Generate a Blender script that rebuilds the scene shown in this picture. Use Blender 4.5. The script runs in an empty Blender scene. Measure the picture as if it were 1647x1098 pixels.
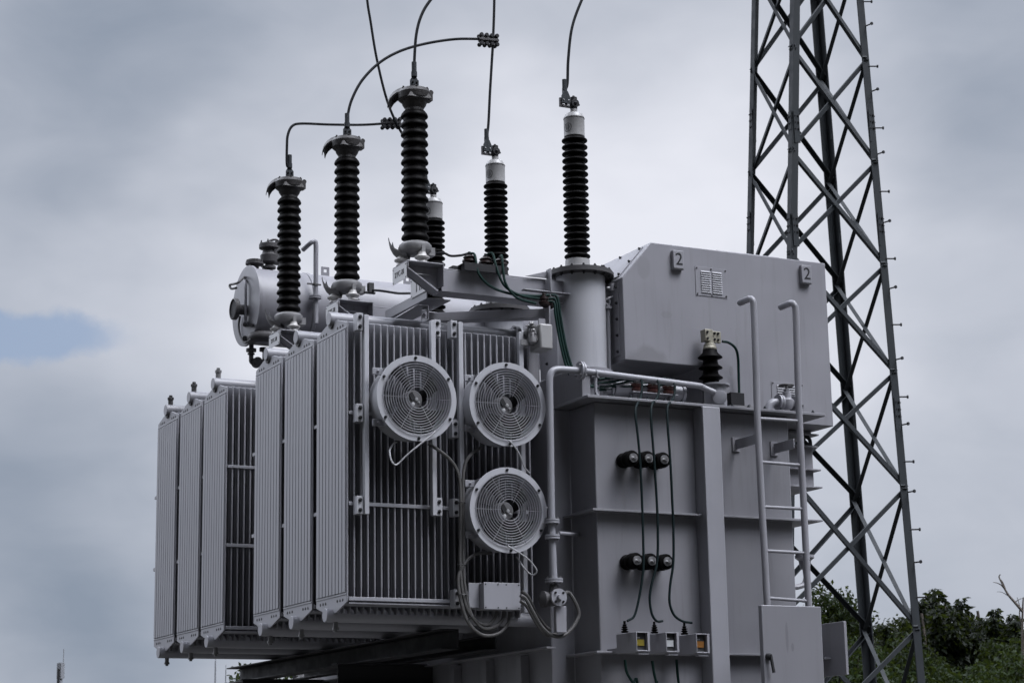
import bpy, math, random
import numpy as np
from mathutils import Vector, Matrix
random.seed(7); np.random.seed(7)
R = math.radians
SC = bpy.context.scene
COL = SC.collection

# ------------------------------------------------------------------ camera
PF, PITCH, ROLL, YAW = 3278.16, 0.217152634, -0.0175283131, 1.09695913   # focal in photo pixels, angles in radians
_d = Vector((math.cos(YAW)*math.cos(PITCH), math.sin(YAW)*math.cos(PITCH), math.sin(PITCH)))
_r = _d.cross(Vector((0, 0, 1))).normalized(); _u = _r.cross(_d)
CR = _r*math.cos(ROLL) + _u*math.sin(ROLL); CU = -_r*math.sin(ROLL) + _u*math.cos(ROLL)
EYE = Vector((0, 0, 1.6))
cam = bpy.data.cameras.new('camera'); camo = bpy.data.objects.new('camera', cam); COL.objects.link(camo)
m = Matrix((CR, CU, -_d)).transposed().to_4x4(); m.translation = EYE; camo.matrix_world = m
cam.sensor_width = 36; cam.lens = PF/1647*36; cam.clip_start = 0.1; cam.clip_end = 3000
SC.camera = camo
cam.dof.use_dof = True; cam.dof.focus_distance = 13.4; cam.dof.aperture_fstop = 10.0
def ray(x, y): return _d*PF + CR*(x-823.5) - CU*(y-549)
def at(x, y, X=None, Y=None, Z=None):
    """The point of the plane X, Y or Z = const that the photo shows at pixel x, y."""
    v = ray(x, y)
    k = (X-EYE.x)/v.x if X is not None else (Y-EYE.y)/v.y if Y is not None else (Z-EYE.z)/v.z
    return EYE + v*k
def far(x, y, h):
    """The point seen at pixel x, y at horizontal distance h."""
    v = ray(x, y); return EYE + v*(h/math.hypot(v.x, v.y))

# ------------------------------------------------------------------ exposure, sun, sky
SC.view_settings.view_transform = 'Standard'; SC.view_settings.look = 'None'
SC.view_settings.exposure = 0.0; SC.view_settings.gamma = 1.0
SUN_EL, SUN_AZ = R(58), R(-60)          # azimuth: direction towards the sun, CCW from +X
sun = bpy.data.lights.new('sun', 'SUN'); sun.energy = 1.4; sun.angle = R(16); sun.color = (1.0, 0.98, 0.95)
suno = bpy.data.objects.new('sun', sun); COL.objects.link(suno)
sd = Vector((math.cos(SUN_AZ)*math.cos(SUN_EL), math.sin(SUN_AZ)*math.cos(SUN_EL), math.sin(SUN_EL)))
suno.rotation_euler = (-sd).to_track_quat('-Z', 'Y').to_euler(); suno.location = (0, 0, 40)

class NT:
    def __init__(s, tree): s.t = tree; s.n = tree.nodes; s.l = tree.links
    def new(s, k, ins=None, **kw):
        nd = s.n.new(k)
        for a, v in kw.items(): setattr(nd, a, v)
        for a, v in (ins or {}).items():
            if isinstance(v, bpy.types.NodeSocket): s.l.new(v, nd.inputs[a])
            else: nd.inputs[a].default_value = v
        return nd
    def math(s, op, a, b=None, clamp=False):
        nd = s.new('ShaderNodeMath', {0: a} if b is None else {0: a, 1: b}, operation=op); nd.use_clamp = clamp
        return nd.outputs[0]
    def mix(s, f, a, b):
        nd = s.new('ShaderNodeMix', data_type='RGBA')
        for i, v in ((0, f), (6, a), (7, b)):
            if isinstance(v, bpy.types.NodeSocket): s.l.new(v, nd.inputs[i])
            else: nd.inputs[i].default_value = v if i == 0 else (*v[:3], 1)
        return nd.outputs[2]
    def smooth(s, x, a, b, c=0.0, d=1.0):
        nd = s.new('ShaderNodeMapRange', {0: x, 1: a, 2: b, 3: c, 4: d}, interpolation_type='SMOOTHSTEP')
        return nd.outputs[0]

W = bpy.data.worlds.new('World'); SC.world = W; W.use_nodes = True; W.node_tree.nodes.clear()
w = NT(W.node_tree)
tc = w.new('ShaderNodeTexCoord').outputs['Generated']
skyt = w.new('ShaderNodeTexSky', sky_type='NISHITA'); skyt.sun_disc = False
skyt.sun_elevation = SUN_EL; skyt.sun_rotation = math.pi/2 - SUN_AZ
skyt.air_density = 1.0; skyt.dust_density = 2.0
sep = w.new('ShaderNodeSeparateXYZ', {0: tc})
UPW = Vector((0, 0, 1))
# cloud field: soft noise in direction space plus broad bright and dark banks in the overcast, those out of view added for light and shade
mp = w.new('ShaderNodeMapping', {0: tc}); mp.inputs['Scale'].default_value = (1.0, 1.0, 1.9)
n1 = w.new('ShaderNodeTexNoise', {'Vector': mp.outputs[0], 'Scale': 5.5, 'Detail': 7.0, 'Roughness': 0.52, 'Distortion': 0.35}).outputs[0]
n2 = w.new('ShaderNodeTexNoise', {'Vector': mp.outputs[0], 'Scale': 13.0, 'Detail': 6.0, 'Roughness': 0.5, 'Distortion': 0.6}).outputs[0]
warp = w.new('ShaderNodeTexNoise', {'Vector': mp.outputs[0], 'Scale': 9.0, 'Detail': 3.0}).outputs[1]
wv = w.new('ShaderNodeVectorMath', {0: warp, 1: (0.5, 0.5, 0.5)}, operation='SUBTRACT').outputs[0]
wv = w.new('ShaderNodeVectorMath', {0: wv, 'Scale': 0.10}, operation='SCALE').outputs[0]
wd = w.new('ShaderNodeVectorMath', {0: tc, 1: wv}, operation='ADD').outputs[0]
wd = w.new('ShaderNodeVectorMath', {0: wd}, operation='NORMALIZE').outputs[0]
f = w.math('ADD', w.math('MULTIPLY', w.math('SUBTRACT', n1, 0.5), 0.40), 0.55)
f = w.math('ADD', f, w.math('MULTIPLY', w.math('SUBTRACT', n2, 0.5), 0.26))
BANKS = [(20, 800, 300, -0.071), (200, 800, 300, -0.149), (200, 1000, 300, -0.028), (20, 1000, 300, -0.123), (20, 250, 300, -0.064), (300, 200, 300, -0.133), (450, 60, 300, -0.094), (1600, 900, 300, -0.193), (1604, 24, 300, -0.191), (1500, 444, 300, 0.081), (100, 404, 300, -0.061), (1084, 54, 300, -0.016), (1124, 344, 300, 0.186), (854, 64, 300, -0.186), (334, 564, 300, 0.064), (250, 480, 300, 0.021), (600, 150, 300, 0.044), (850, 300, 300, 0.149), (100, 60, 300, -0.208), (1100, 200, 300, 0.138), (1560, 200, 300, -0.103), (100, 650, 300, 0.009), (1560, 650, 300, 0.037), (620, 380, 300, 0.115), (1000, 400, 300, 0.073), (420, 330, 300, 0.083), (1400, 250, 300, -0.004), (400, 660, 300, 0.159), (1450, 60, 300, -0.056), (1640, 420, 300, -0.062), (240, 920, 300, -0.137), (230, 1070, 300, 0.006)]
for px, py, rad, amp in BANKS:
    v = ray(px, py).normalized()
    dt = w.new('ShaderNodeVectorMath', {0: wd, 1: v}, operation='DOT_PRODUCT').outputs['Value']
    f = w.math('ADD', f, w.smooth(dt, math.cos(1.5*rad/PF), 1.0, 0.0, amp))
f = w.math('ADD', f, 0.0, clamp=True)
K = 10.0                                      # background strength is 0.1
cl = w.mix(f, (.262*K, .310*K, .392*K), (.83*K, .845*K, .92*K))
ov = w.smooth(sep.outputs[2], 0.42, 0.97, 1.0, 1.8)       # an overcast sky is brightest overhead
fd = w.new('ShaderNodeVectorMath', {0: tc, 1: Vector((math.cos(YAW-.05), math.sin(YAW-.05), .45)).normalized()}, operation='DOT_PRODUCT').outputs['Value']
ov = w.math('MULTIPLY', ov, w.smooth(fd, -0.35, 0.42, 0.02, 1.0))     # added dimming of the unseen sky behind the camera, to deepen shade
sl = w.new('ShaderNodeVectorMath', {0: tc, 1: sd}, operation='DOT_PRODUCT').outputs['Value']
ov = w.math('ADD', ov, w.smooth(sl, math.cos(R(32)), math.cos(R(6)), 0.0, 16.0))   # added glow round the sun, out of view, as key light
lv = Vector((math.cos(R(128))*math.cos(R(46)), math.sin(R(128))*math.cos(R(46)), math.sin(R(46))))
sl = w.new('ShaderNodeVectorMath', {0: tc, 1: lv}, operation='DOT_PRODUCT').outputs['Value']
ov = w.math('ADD', ov, w.smooth(sl, math.cos(R(40)), math.cos(R(6)), 0.0, 6.6))   # added glow out of view on the left, to light left-facing sides
cl = w.new('ShaderNodeVectorMath', {0: cl, 'Scale': ov}, operation='SCALE').outputs[0]
# thin blue break low on the left
v = ray(-6, 541).normalized(); h_ = v.cross(UPW).normalized(); t_ = h_.cross(v)
wb = w.new('ShaderNodeVectorMath', {0: tc, 1: w.new('ShaderNodeVectorMath', {0: w.new('ShaderNodeVectorMath', {0: w.new('ShaderNodeTexNoise', {'Vector': tc, 'Scale': 26.0, 'Detail': 5.0, 'Roughness': 0.6}).outputs[1], 1: (.5, .5, .5)}, operation='SUBTRACT').outputs[0], 'Scale': 0.028}, operation='SCALE').outputs[0]}, operation='ADD').outputs[0]
du = w.math('MULTIPLY', w.new('ShaderNodeVectorMath', {0: wb, 1: h_}, operation='DOT_PRODUCT').outputs['Value'], 1/.062)
dv = w.math('MULTIPLY', w.new('ShaderNodeVectorMath', {0: wb, 1: t_}, operation='DOT_PRODUCT').outputs['Value'], 1/.0138)
rr = w.math('SQRT', w.math('ADD', w.math('MULTIPLY', du, du), w.math('MULTIPLY', dv, dv)))
fr = w.math('GREATER_THAN', w.new('ShaderNodeVectorMath', {0: tc, 1: v}, operation='DOT_PRODUCT').outputs['Value'], 0.0)
bm = w.math('MULTIPLY', w.smooth(rr, 0.62, 1.16, 0.85, 0.0), fr)
blue = w.mix(0.12, (.33*K, .425*K, .60*K), skyt.outputs[0])
col = w.mix(bm, cl, blue)
col = w.mix(0.03, col, skyt.outputs[0])
bg = w.new('ShaderNodeBackground', {'Color': col, 'Strength': 0.1})
w.new('ShaderNodeOutputWorld', {'Surface': bg.outputs[0]})

# ------------------------------------------------------------------ materials
def mat(name, col, rough=0.5, metal=0.0, var=0.10, scale=6.0, bump=0.0, streak=0.0, dirt=None, spec=0.5, stains=(), warp=0.0):
    mt = bpy.data.materials.new(name); mt.use_nodes = True; mt.node_tree.nodes.clear()
    t = NT(mt.node_tree)
    oc = t.new('ShaderNodeTexCoord').outputs['Object']
    nz = t.new('ShaderNodeTexNoise', {'Vector': oc, 'Scale': scale, 'Detail': 6.0, 'Roughness': 0.6}).outputs[0]
    c = t.mix(nz, [x*(1-var) for x in col], [min(1, x*(1+var)) for x in col])
    if streak:
        mpn = t.new('ShaderNodeMapping', {0: oc}); mpn.inputs['Scale'].default_value = (9, 9, 0.7)
        st = t.new('ShaderNodeTexNoise', {'Vector': mpn.outputs[0], 'Scale': 2.2, 'Detail': 5.0, 'Roughness': 0.65}).outputs[0]
        c = t.mix(t.smooth(st, 0.50, 0.78, 0.0, streak), c, dirt or [x*0.55 for x in col])
        sp = t.new('ShaderNodeTexNoise', {'Vector': oc, 'Scale': 42.0, 'Detail': 3.0, 'Roughness': 0.6}).outputs[0]
        c = t.mix(t.smooth(sp, 0.66, 0.76, 0.0, streak*0.8), c, dirt or [x*0.5 for x in col])
    for (cx, cy, cz), (sx, sy, sz), k, dk in stains:
        q = t.new('ShaderNodeVectorMath', {0: oc, 1: (cx, cy, cz)}, operation='SUBTRACT').outputs[0]
        nq = t.new('ShaderNodeTexNoise', {'Vector': oc, 'Scale': 9.0, 'Detail': 4.0}).outputs[1]
        nq = t.new('ShaderNodeVectorMath', {0: nq, 1: (.5, .5, .5)}, operation='SUBTRACT').outputs[0]
        nq = t.new('ShaderNodeVectorMath', {0: nq, 'Scale': min(sx, sz)*0.6}, operation='SCALE').outputs[0]
        q = t.new('ShaderNodeVectorMath', {0: q, 1: nq}, operation='ADD').outputs[0]
        q = t.new('ShaderNodeVectorMath', {0: q, 1: (1/sx, 1/sy, 1/sz)}, operation='MULTIPLY').outputs[0]
        ln = t.new('ShaderNodeVectorMath', {0: q}, operation='LENGTH').outputs['Value']
        c = t.mix(t.smooth(ln, 0.75, 1.05, k, 0.0), c, dk)
    p = t.new('ShaderNodeBsdfPrincipled', {'Base Color': c, 'Metallic': metal, 'Specular IOR Level': spec})
    rn = t.smooth(nz, 0.3, 0.7, rough*0.85, min(1, rough*1.15)); t.l.new(rn, p.inputs['Roughness'])
    if warp:
        mw = t.new('ShaderNodeTexNoise', {'Vector': oc, 'Scale': 1.7, 'Detail': 2.0}).outputs[0]
        b2 = t.new('ShaderNodeTexNoise', {'Vector': oc, 'Scale': scale*7, 'Detail': 4.0}).outputs[0]
        b1 = t.new('ShaderNodeBump', {'Height': mw, 'Strength': warp, 'Distance': 0.06})
        bn = t.new('ShaderNodeBump', {'Height': b2, 'Strength': bump, 'Distance': 0.01, 'Normal': b1.outputs[0]}); t.l.new(bn.outputs[0], p.inputs['Normal'])
    elif bump:
        b2 = t.new('ShaderNodeTexNoise', {'Vector': oc, 'Scale': scale*7, 'Detail': 4.0}).outputs[0]
        bn = t.new('ShaderNodeBump', {'Height': b2, 'Strength': bump, 'Distance': 0.01}); t.l.new(bn.outputs[0], p.inputs['Normal'])
    t.new('ShaderNodeOutputMaterial', {'Surface': p.outputs[0]})
    return mt
GREY = (.197, .195, .214)
M_PAINT = mat('grey_paint', GREY, 0.45, var=.11, scale=2.2, streak=.34, bump=.05, warp=.22, dirt=(.115, .11, .113))
M_FIN = mat('radiator_paint', (.222, .222, .243), 0.42, var=.06, scale=3.0, streak=.16, bump=.03, dirt=(.125, .122, .125))
M_LIT = mat('lit_grey_paint', (.325, .327, .350), 0.4, var=.06, scale=3.0, streak=.22, bump=.03, dirt=(.15, .147, .15))  # the common grey, lightened to carry the frontal light on the fans
M_TANK = mat('tank_paint', (.158, .157, .172), 0.45, var=.11, scale=2.2, streak=.34, bump=.05, warp=.22, dirt=(.09, .087, .09))
M_FIN_SHADE = mat('shaded_fin_paint', (.168, .168, .184), 0.5, var=.10, scale=3.0, streak=.28, bump=.03, dirt=(.09, .087, .088))  # radiator paint darkened, so the shade between fins is in the colour
M_BOX = None
M_METAL = mat('cast_metal', (.06, .058, .06), 0.55, 0.1, .2, 22, bump=.15, spec=.25)
M_CAST = mat('cast_aluminium', (.16, .158, .162), 0.5, 0.3, .2, 18, bump=.15)
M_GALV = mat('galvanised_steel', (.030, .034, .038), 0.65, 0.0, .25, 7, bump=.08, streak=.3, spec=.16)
M_BLACK = mat('dark_porcelain', (.0030, .0027, .0028), 0.5, 0, .2, 8, spec=.04)
M_CAP = mat('dark_cast_iron', (.026, .024, .024), 0.5, 0.1, .25, 18, bump=.2, spec=.3)
M_BROWN = mat('brown_porcelain', (.016, .010, .009), 0.4, 0, .25, 10, spec=.2)
M_BLUNT = mat('black_porcelain', (.006, .005, .005), 0.55, 0, .25, 10, spec=.06)
M_RED = mat('red_brown_porcelain', (.085, .032, .028), 0.3, 0, .25, 10)
M_WHITEP = mat('pale_porcelain', (.40, .39, .38), 0.35, 0, .08, 12)
M_WIRE = mat('dark_cable', (.012, .012, .014), 0.6, 0, .3, 30, spec=.12)
M_ALU = mat('aluminium_conductor', (.012, .013, .015), 0.65, 0.0, .25, 40, spec=.10)
M_GREEN = mat('green_cable', (.005, .020, .017), 0.6, 0, .3, 20, spec=.12)
M_TEAL = mat('dark_teal_cable', (.005, .011, .012), 0.6, 0, .3, 20, spec=.1)
M_HOSE = mat('grey_hose', (.055, .053, .052), 0.6, 0, .25, 25, bump=.2)
M_LEAD = mat('pale_cable', (.30, .30, .31), 0.5, 0, .2, 25)
M_BEIGE = mat('bronze_terminal', (.24, .225, .18), 0.5, 0.3, .2, 18, bump=.1)
M_PLATE = mat('white_plate', (.42, .42, .43), 0.45, 0, .08, 14, streak=.2)
M_INK = mat('black_ink', (.02, .02, .022), 0.6)
M_CUP = mat('pale_grey_cup', (.26, .257, .257), 0.4, 0, .06, 9)
M_DARK = mat('dark_and_shaded_steel', (.020, .020, .022), 0.6, 0.0, .2, 10, spec=.18)  # dark fittings; also stands in for shade on the support beams
M_YEL = mat('yellow_display', (.16, .125, .012), 0.4)
M_ORA = mat('orange_display', (.17, .07, .012), 0.4)
M_WHI = mat('white_display', (.36, .37, .38), 0.4)
M_CONC = mat('concrete', (.16, .155, .145), 0.9, 0, .25, 3, bump=.3, streak=.3)
M_GROUND = mat('gravel', (.032, .031, .027), 0.95, 0, .45, 18, bump=.8)
M_MAST = mat('hazed_mast_steel', (.22, .23, .25), 0.6, 0.2, .1, 2)  # steel paled so the colour itself carries the distant haze
M_BARK = mat('bark', (.07, .058, .048), 0.9, 0, .3, 6, bump=.5)

def leafmat(name, c1, c2):
    mt = bpy.data.materials.new(name); mt.use_nodes = True; mt.node_tree.nodes.clear(); t = NT(mt.node_tree)
    ri = t.new('ShaderNodeNewGeometry').outputs['Random Per Island']
    oc = t.new('ShaderNodeTexCoord').outputs['Object']
    nz = t.new('ShaderNodeTexNoise', {'Vector': oc, 'Scale': 0.9, 'Detail': 3.0}).outputs[0]
    c = t.mix(t.math('ADD', t.math('MULTIPLY', ri, .55), t.math('MULTIPLY', nz, .5), clamp=True), c1, c2)
    p = t.new('ShaderNodeBsdfPrincipled', {'Base Color': c, 'Roughness': 0.5, 'Specular IOR Level': .12})
    tr = t.new('ShaderNodeBsdfTranslucent', {'Color': t.mix(0.5, c, (.10, .13, .02))})
    mx = t.new('ShaderNodeMixShader', {0: 0.25, 1: p.outputs[0], 2: tr.outputs[0]})
    t.new('ShaderNodeOutputMaterial', {'Surface': mx.outputs[0]}); return mt
M_LEAF_D = leafmat('dark_leaf', (.0025, .0045, .0026), (.007, .012, .005))
M_LEAF_M = leafmat('mid_leaf', (.0045, .009, .0035), (.013, .024, .007))
M_LEAF_Y = leafmat('young_leaf', (.006, .013, .004), (.018, .033, .008))

# ------------------------------------------------------------------ mesh building
def frame(a):
    a = Vector(a).normalized(); h = Vector((0, 0, 1)) if abs(a.z) < .9 else Vector((1, 0, 0))
    x = h.cross(a).normalized(); return x, a.cross(x), a
def org(o):
    v = Vector((0, 0, 0))
    while o is not None: v += o.location; o = o.parent
    return v
class MB:
    def __init__(s): s.v = []; s.f = []; s.bev = 0; s.marks = []
    def add(s, vs, fs):
        k = len(s.v); s.marks.append((k, len(s.f))); s.v += [tuple(v) for v in vs]; s.f += [[i+k for i in f] for f in fs]; return s
    def box(s, a, b):
        x0, x1 = sorted((a[0], b[0])); y0, y1 = sorted((a[1], b[1])); z0, z1 = sorted((a[2], b[2]))
        return s.add([(x, y, z) for z in (z0, z1) for y in (y0, y1) for x in (x0, x1)],
                     [(0, 2, 3, 1), (4, 5, 7, 6), (0, 1, 5, 4), (2, 6, 7, 3), (0, 4, 6, 2), (1, 3, 7, 5)])
    def bar(s, p, q, wd, th, up=(0, 0, 1)):
        """a straight bar from p to q, wd across (perpendicular to up), th along up"""
        p, q = Vector(p), Vector(q); a = (q-p).normalized(); x = a.cross(Vector(up)).normalized(); y = x.cross(a)
        vs = [e+x*(i*wd/2)+y*(j*th/2) for e in (p, q) for i, j in ((-1, -1), (1, -1), (1, 1), (-1, 1))]
        return s.add(vs, [(0, 1, 2, 3), (7, 6, 5, 4), (0, 4, 5, 1), (1, 5, 6, 2), (2, 6, 7, 3), (3, 7, 4, 0)])
    def prism(s, pts, d):
        n = len(pts); d = Vector(d); pts = [Vector(p) for p in pts]
        nrm = sum(((pts[i]-pts[0]).cross(pts[(i+1) % n]-pts[0]) for i in range(1, n-1)), Vector())
        if nrm.dot(d) > 0: pts = pts[::-1]
        return s.add(pts+[p+d for p in pts], [list(range(n)), list(range(2*n-1, n-1, -1))] + [(i, i+n, (i+1) % n+n, (i+1) % n) for i in range(n)])
    def lathe(s, o, ax, prof, n=24):
        """prof: (radius, distance along ax) from one end to the other"""
        x, y, a = frame(ax); o = Vector(o); k = len(prof)
        cs = [(math.cos(2*math.pi*i/n), math.sin(2*math.pi*i/n)) for i in range(n)]
        vs = [o+a*h+(x*c+y*sn)*max(r, 1e-4) for r, h in prof for c, sn in cs]
        fs = [(j*n+i, j*n+(i+1) % n, (j+1)*n+(i+1) % n, (j+1)*n+i) for j in range(k-1) for i in range(n)]
        if prof[0] != prof[-1]: fs += [list(range(n))[::-1], [(k-1)*n+i for i in range(n)]]
        return s.add(vs, fs)
    def cyl(s, p, q, r, n=16, r2=None):
        p, q = Vector(p), Vector(q); return s.lathe(p, q-p, [(r, 0), (r if r2 is None else r2, (q-p).length)], n)
    def tube(s, pts, r, n=8, sm=6, rr=None):
        """a smooth tube through pts (Catmull-Rom), or the points themselves with sm = 1"""
        P = [Vector(p) for p in pts]
        if sm > 1 and len(P) > 2:
            Q = [P[0]*2-P[1]]+P+[P[-1]*2-P[-2]]; out = []
            for i in range(1, len(Q)-2):
                for j in range(sm):
                    t = j/sm; a, b, c, d = Q[i-1:i+3]
                    out.append(.5*((2*b)+(c-a)*t+(2*a-5*b+4*c-d)*t*t+(3*b-a-3*c+d)*t**3))
            P = out+[P[-1]]
        k = len(P); x = None; vs = []
        for i, p in enumerate(P):
            a = (P[min(i+1, k-1)]-P[max(i-1, 0)]).normalized()
            if x is None: x = frame(a)[0]
            x = (x-a*x.dot(a)).normalized(); y = a.cross(x)
            ri = r if rr is None else r+(rr-r)*i/(k-1)
            vs += [p+(x*math.cos(2*math.pi*j/n)+y*math.sin(2*math.pi*j/n))*ri for j in range(n)]
        fs = [(j*n+i, j*n+(i+1) % n, (j+1)*n+(i+1) % n, (j+1)*n+i) for j in range(k-1) for i in range(n)]
        return s.add(vs, fs+[list(range(n))[::-1], [(k-1)*n+i for i in range(n)]])
    def ring(s, c, ax, rad, r, n=48, m=6):
        x, y, a = frame(ax); c = Vector(c); vs = []
        for i in range(n):
            t = 2*math.pi*i/n; e = x*math.cos(t)+y*math.sin(t)
            vs += [c+e*(rad+r*math.cos(2*math.pi*j/m))+a*(r*math.sin(2*math.pi*j/m)) for j in range(m)]
        return s.add(vs, [(i*m+j, ((i+1) % n)*m+j, ((i+1) % n)*m+(j+1) % m, i*m+(j+1) % m) for i in range(n) for j in range(m)])
    def bolt(s, p, ax, r=.012, h=.012): return s.lathe(p, ax, [(r, -.004), (r, h*.7), (r*.55, h*.7), (r*.55, h*1.5)], 6)
    def each(s, name, mt, parent, bev=None):
        """every shape added so far as a part of its own"""
        mk = s.marks+[(len(s.v), len(s.f))]
        for (a, fa), (b, fb) in zip(mk, mk[1:]):
            t = MB(); t.v = s.v[a:b]; t.f = [[i-a for i in f] for f in s.f[fa:fb]]; t.build(name, mt, parent, bev=bev or 0)
    def build(s, name, mt, parent=None, loc=None, bev=None, kind=None):
        o0 = org(parent) if parent is not None else Vector(loc or (0, 0, 0))
        me = bpy.data.meshes.new(name); me.from_pydata([tuple(Vector(v)-o0) for v in s.v], [], s.f); me.update()
        me.shade_smooth(); me.set_sharp_from_angle(angle=R(34)); me.materials.append(mt)
        o = bpy.data.objects.new(name, me); COL.objects.link(o)
        if parent is not None: o.parent = parent
        else: o.location = o0
        b = s.bev if bev is None else bev
        if b:
            md = o.modifiers.new('bevel', 'BEVEL'); md.width = b; md.segments = 2; md.limit_method = 'ANGLE'; md.angle_limit = R(40)
        return o
def tag(o, label, cat, group=None, kind=None):
    if label: o['label'] = label
    if cat: o['category'] = cat
    if group: o['group'] = group
    if kind: o['kind'] = kind
    return o
def thing(name, label, cat, loc, group=None):
    o = bpy.data.objects.new(name, None); COL.objects.link(o); o.location = Vector(loc); o.empty_display_size = .1
    return tag(o, label, cat, group)
def solo(mb, name, mt, label, cat, group=None, bev=None):
    a = np.array(mb.v); loc = ((a[:, 0].min()+a[:, 0].max())/2, (a[:, 1].min()+a[:, 1].max())/2, a[:, 2].min())
    return tag(mb.build(name, mt, loc=loc, bev=bev), label, cat, group)
def dup(root, loc, label=None, group=None):
    def rec(o, par):
        c = o.copy(); COL.objects.link(c)
        if par is not None: c.parent = par; c.matrix_parent_inverse = Matrix()
        for ch in KIDS.get(o.name, list(o.children)): rec(ch, c)
        return c
    c = rec(root, None); c.location = Vector(loc)
    if label: c['label'] = label
    if group: c['group'] = group
    return c
KIDS = {}
def text(body, size, o, xdir, ydir, parent, name='lettering', mt=None, depth=.0015, align='CENTER'):
    cu = bpy.data.curves.new('letters', 'FONT'); cu.body = body; cu.size = size; cu.extrude = depth; cu.align_x = align; cu.align_y = 'CENTER'
    tmp = bpy.data.objects.new('letters', cu); COL.objects.link(tmp)
    bpy.context.view_layer.update()
    me = bpy.data.meshes.new_from_object(tmp.evaluated_get(bpy.context.evaluated_depsgraph_get()))
    bpy.data.objects.remove(tmp); bpy.data.curves.remove(cu)
    x = Vector(xdir).normalized(); y = Vector(ydir).normalized(); z = x.cross(y)
    M = Matrix((x, y, z)).transposed().to_4x4(); M.translation = Vector(o)-org(parent)
    me.transform(M); me.materials.clear(); me.materials.append(mt or M_INK); me.name = name
    ob = bpy.data.objects.new(name, me); COL.objects.link(ob); ob.parent = parent; return ob
XA, YB, UP = Vector((1, 0, 0)), Vector((0, 1, 0)), Vector((0, 0, 1))

# ================================================================== ground and plinth
g = MB(); g.add([(-1500, -1500, 0), (1500, -1500, 0), (1500, 1500, 0), (-1500, 1500, 0)], [(0, 1, 2, 3)])
tag(g.build('ground', M_GROUND), None, None, kind='structure')
solo(MB().box((4.4, 10.6, 0.0), (9.6, 17.6, .75)), 'concrete_plinth', M_CONC, 'low concrete plinth carrying the transformer on the gravel', 'plinth', bev=.02)

# ================================================================== tank
LZ = 4.165
tk = thing('transformer_tank', 'big grey welded transformer tank with ribbed walls under an overhanging lid', 'transformer tank', (7.4, 14, .75))
WX, WY = 6.615, 11.712
b = MB(); b.bev = .008
out = [(WX, WY), (8.18, WY), (8.18, 12.30), (8.16, 16.2), (6.44, 16.2), (6.44, 12.06), (WX, 12.06)]
b.prism([(x, y, 1.05) for x, y in out], (0, 0, LZ-.022-1.05)).build('tank_wall', M_TANK, tk)
MB().box((6.504, 11.60, LZ-.020), (8.423, 16.30, LZ)).build('lid', M_TANK, tk, bev=.003)
for z in (3.405, 2.475, 1.55):
    b = MB(); b.bev = .002
    b.box((WX-.07, WY-.075, z-.007), (7.388, WY-.0005, z+.007)).box((7.535, WY-.075, z-.007), (8.255, WY-.0005, z+.007))
    b.box((WX-.07, WY-.0004, z-.007), (WX-.0005, 12.059, z+.007)).box((8.1805, WY-.0004, z-.007), (8.255, 12.30, z+.007))
    b.box((6.37, 12.0, z+.043), (6.4395, 16.2, z+.057))
    b.build('wall_flange', M_TANK, tk)
MB().box((7.392, 11.580, 1.05), (7.531, WY-.001, LZ-.0205)).build('wall_post', M_FIN, tk, bev=.006)
for i, y in enumerate((12.42, 12.95, 13.48, 14.0, 14.53, 15.06, 15.6, 16.08)):
    MB().box((6.375, y-.035, 1.05), (6.4395, y+.035, 2.50)).build('wall_stiffener', M_TANK, tk, bev=.004)
for x in (6.9, 7.8): MB().box((x-.12, 11.2, .75), (x+.12, 16.6, 1.05)).build('base_rail', M_DARK, tk, bev=.006)
b = MB()
for i in range(14):
    x = 6.58+i*.135
    if not 7.36 < x < 7.56: b.bolt((x, 11.625, LZ), UP, .012, .014)
b.each('lid_bolt', M_GALV, tk)

# flanged terminal duct on the right-hand wall
td = thing('flanged_duct', 'short grey duct with stacked flanges on the tank wall beyond the ladder', 'duct', (8.4, 12.3, 3.5))
for z0, z1, e in ((4.110, 4.1335, 8.652), (3.725, 4.008, 8.655)):
    MB().box((8.1805, 12.1, z0), (e, 12.4, z1)).build('duct_wall', M_PAINT, td, bev=.004)
for z, e in ((4.104, 8.69), (4.014, 8.675), (3.845, 8.695), (3.718, 8.70), (3.475, 8.69)):
    MB().box((8.1805, 12.06, z-.006), (e, 12.44, z+.006)).build('duct_flange', M_PAINT, td, bev=.002)
MB().tube([(8.60, 12.1, 4.10), (8.635, 12.1, 4.07), (8.64, 12.1, 4.02)], .014).build('duct_link', M_DARK, td)
MB().tube([(8.56, 12.1, 4.10), (8.60, 12.1, 4.05), (8.66, 12.1, 4.02)], .010).build('duct_link', M_DARK, td)
b = MB().lathe((8.575, 12.15, 3.23), -UP, [(.07, 0), (.07, .02), (.045, .04), (.035, .10)], 20); b.tube([(8.575, 12.15, 3.13), (8.575, 12.15, 3.05), (8.5, 12.15, 3.0), (8.18, 12.15, 3.0)], .02, 8, 3)
solo(b, 'drain_spout', M_PAINT, 'small round grey drain cup on the tank wall beside the ladder rail', 'drain')

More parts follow.
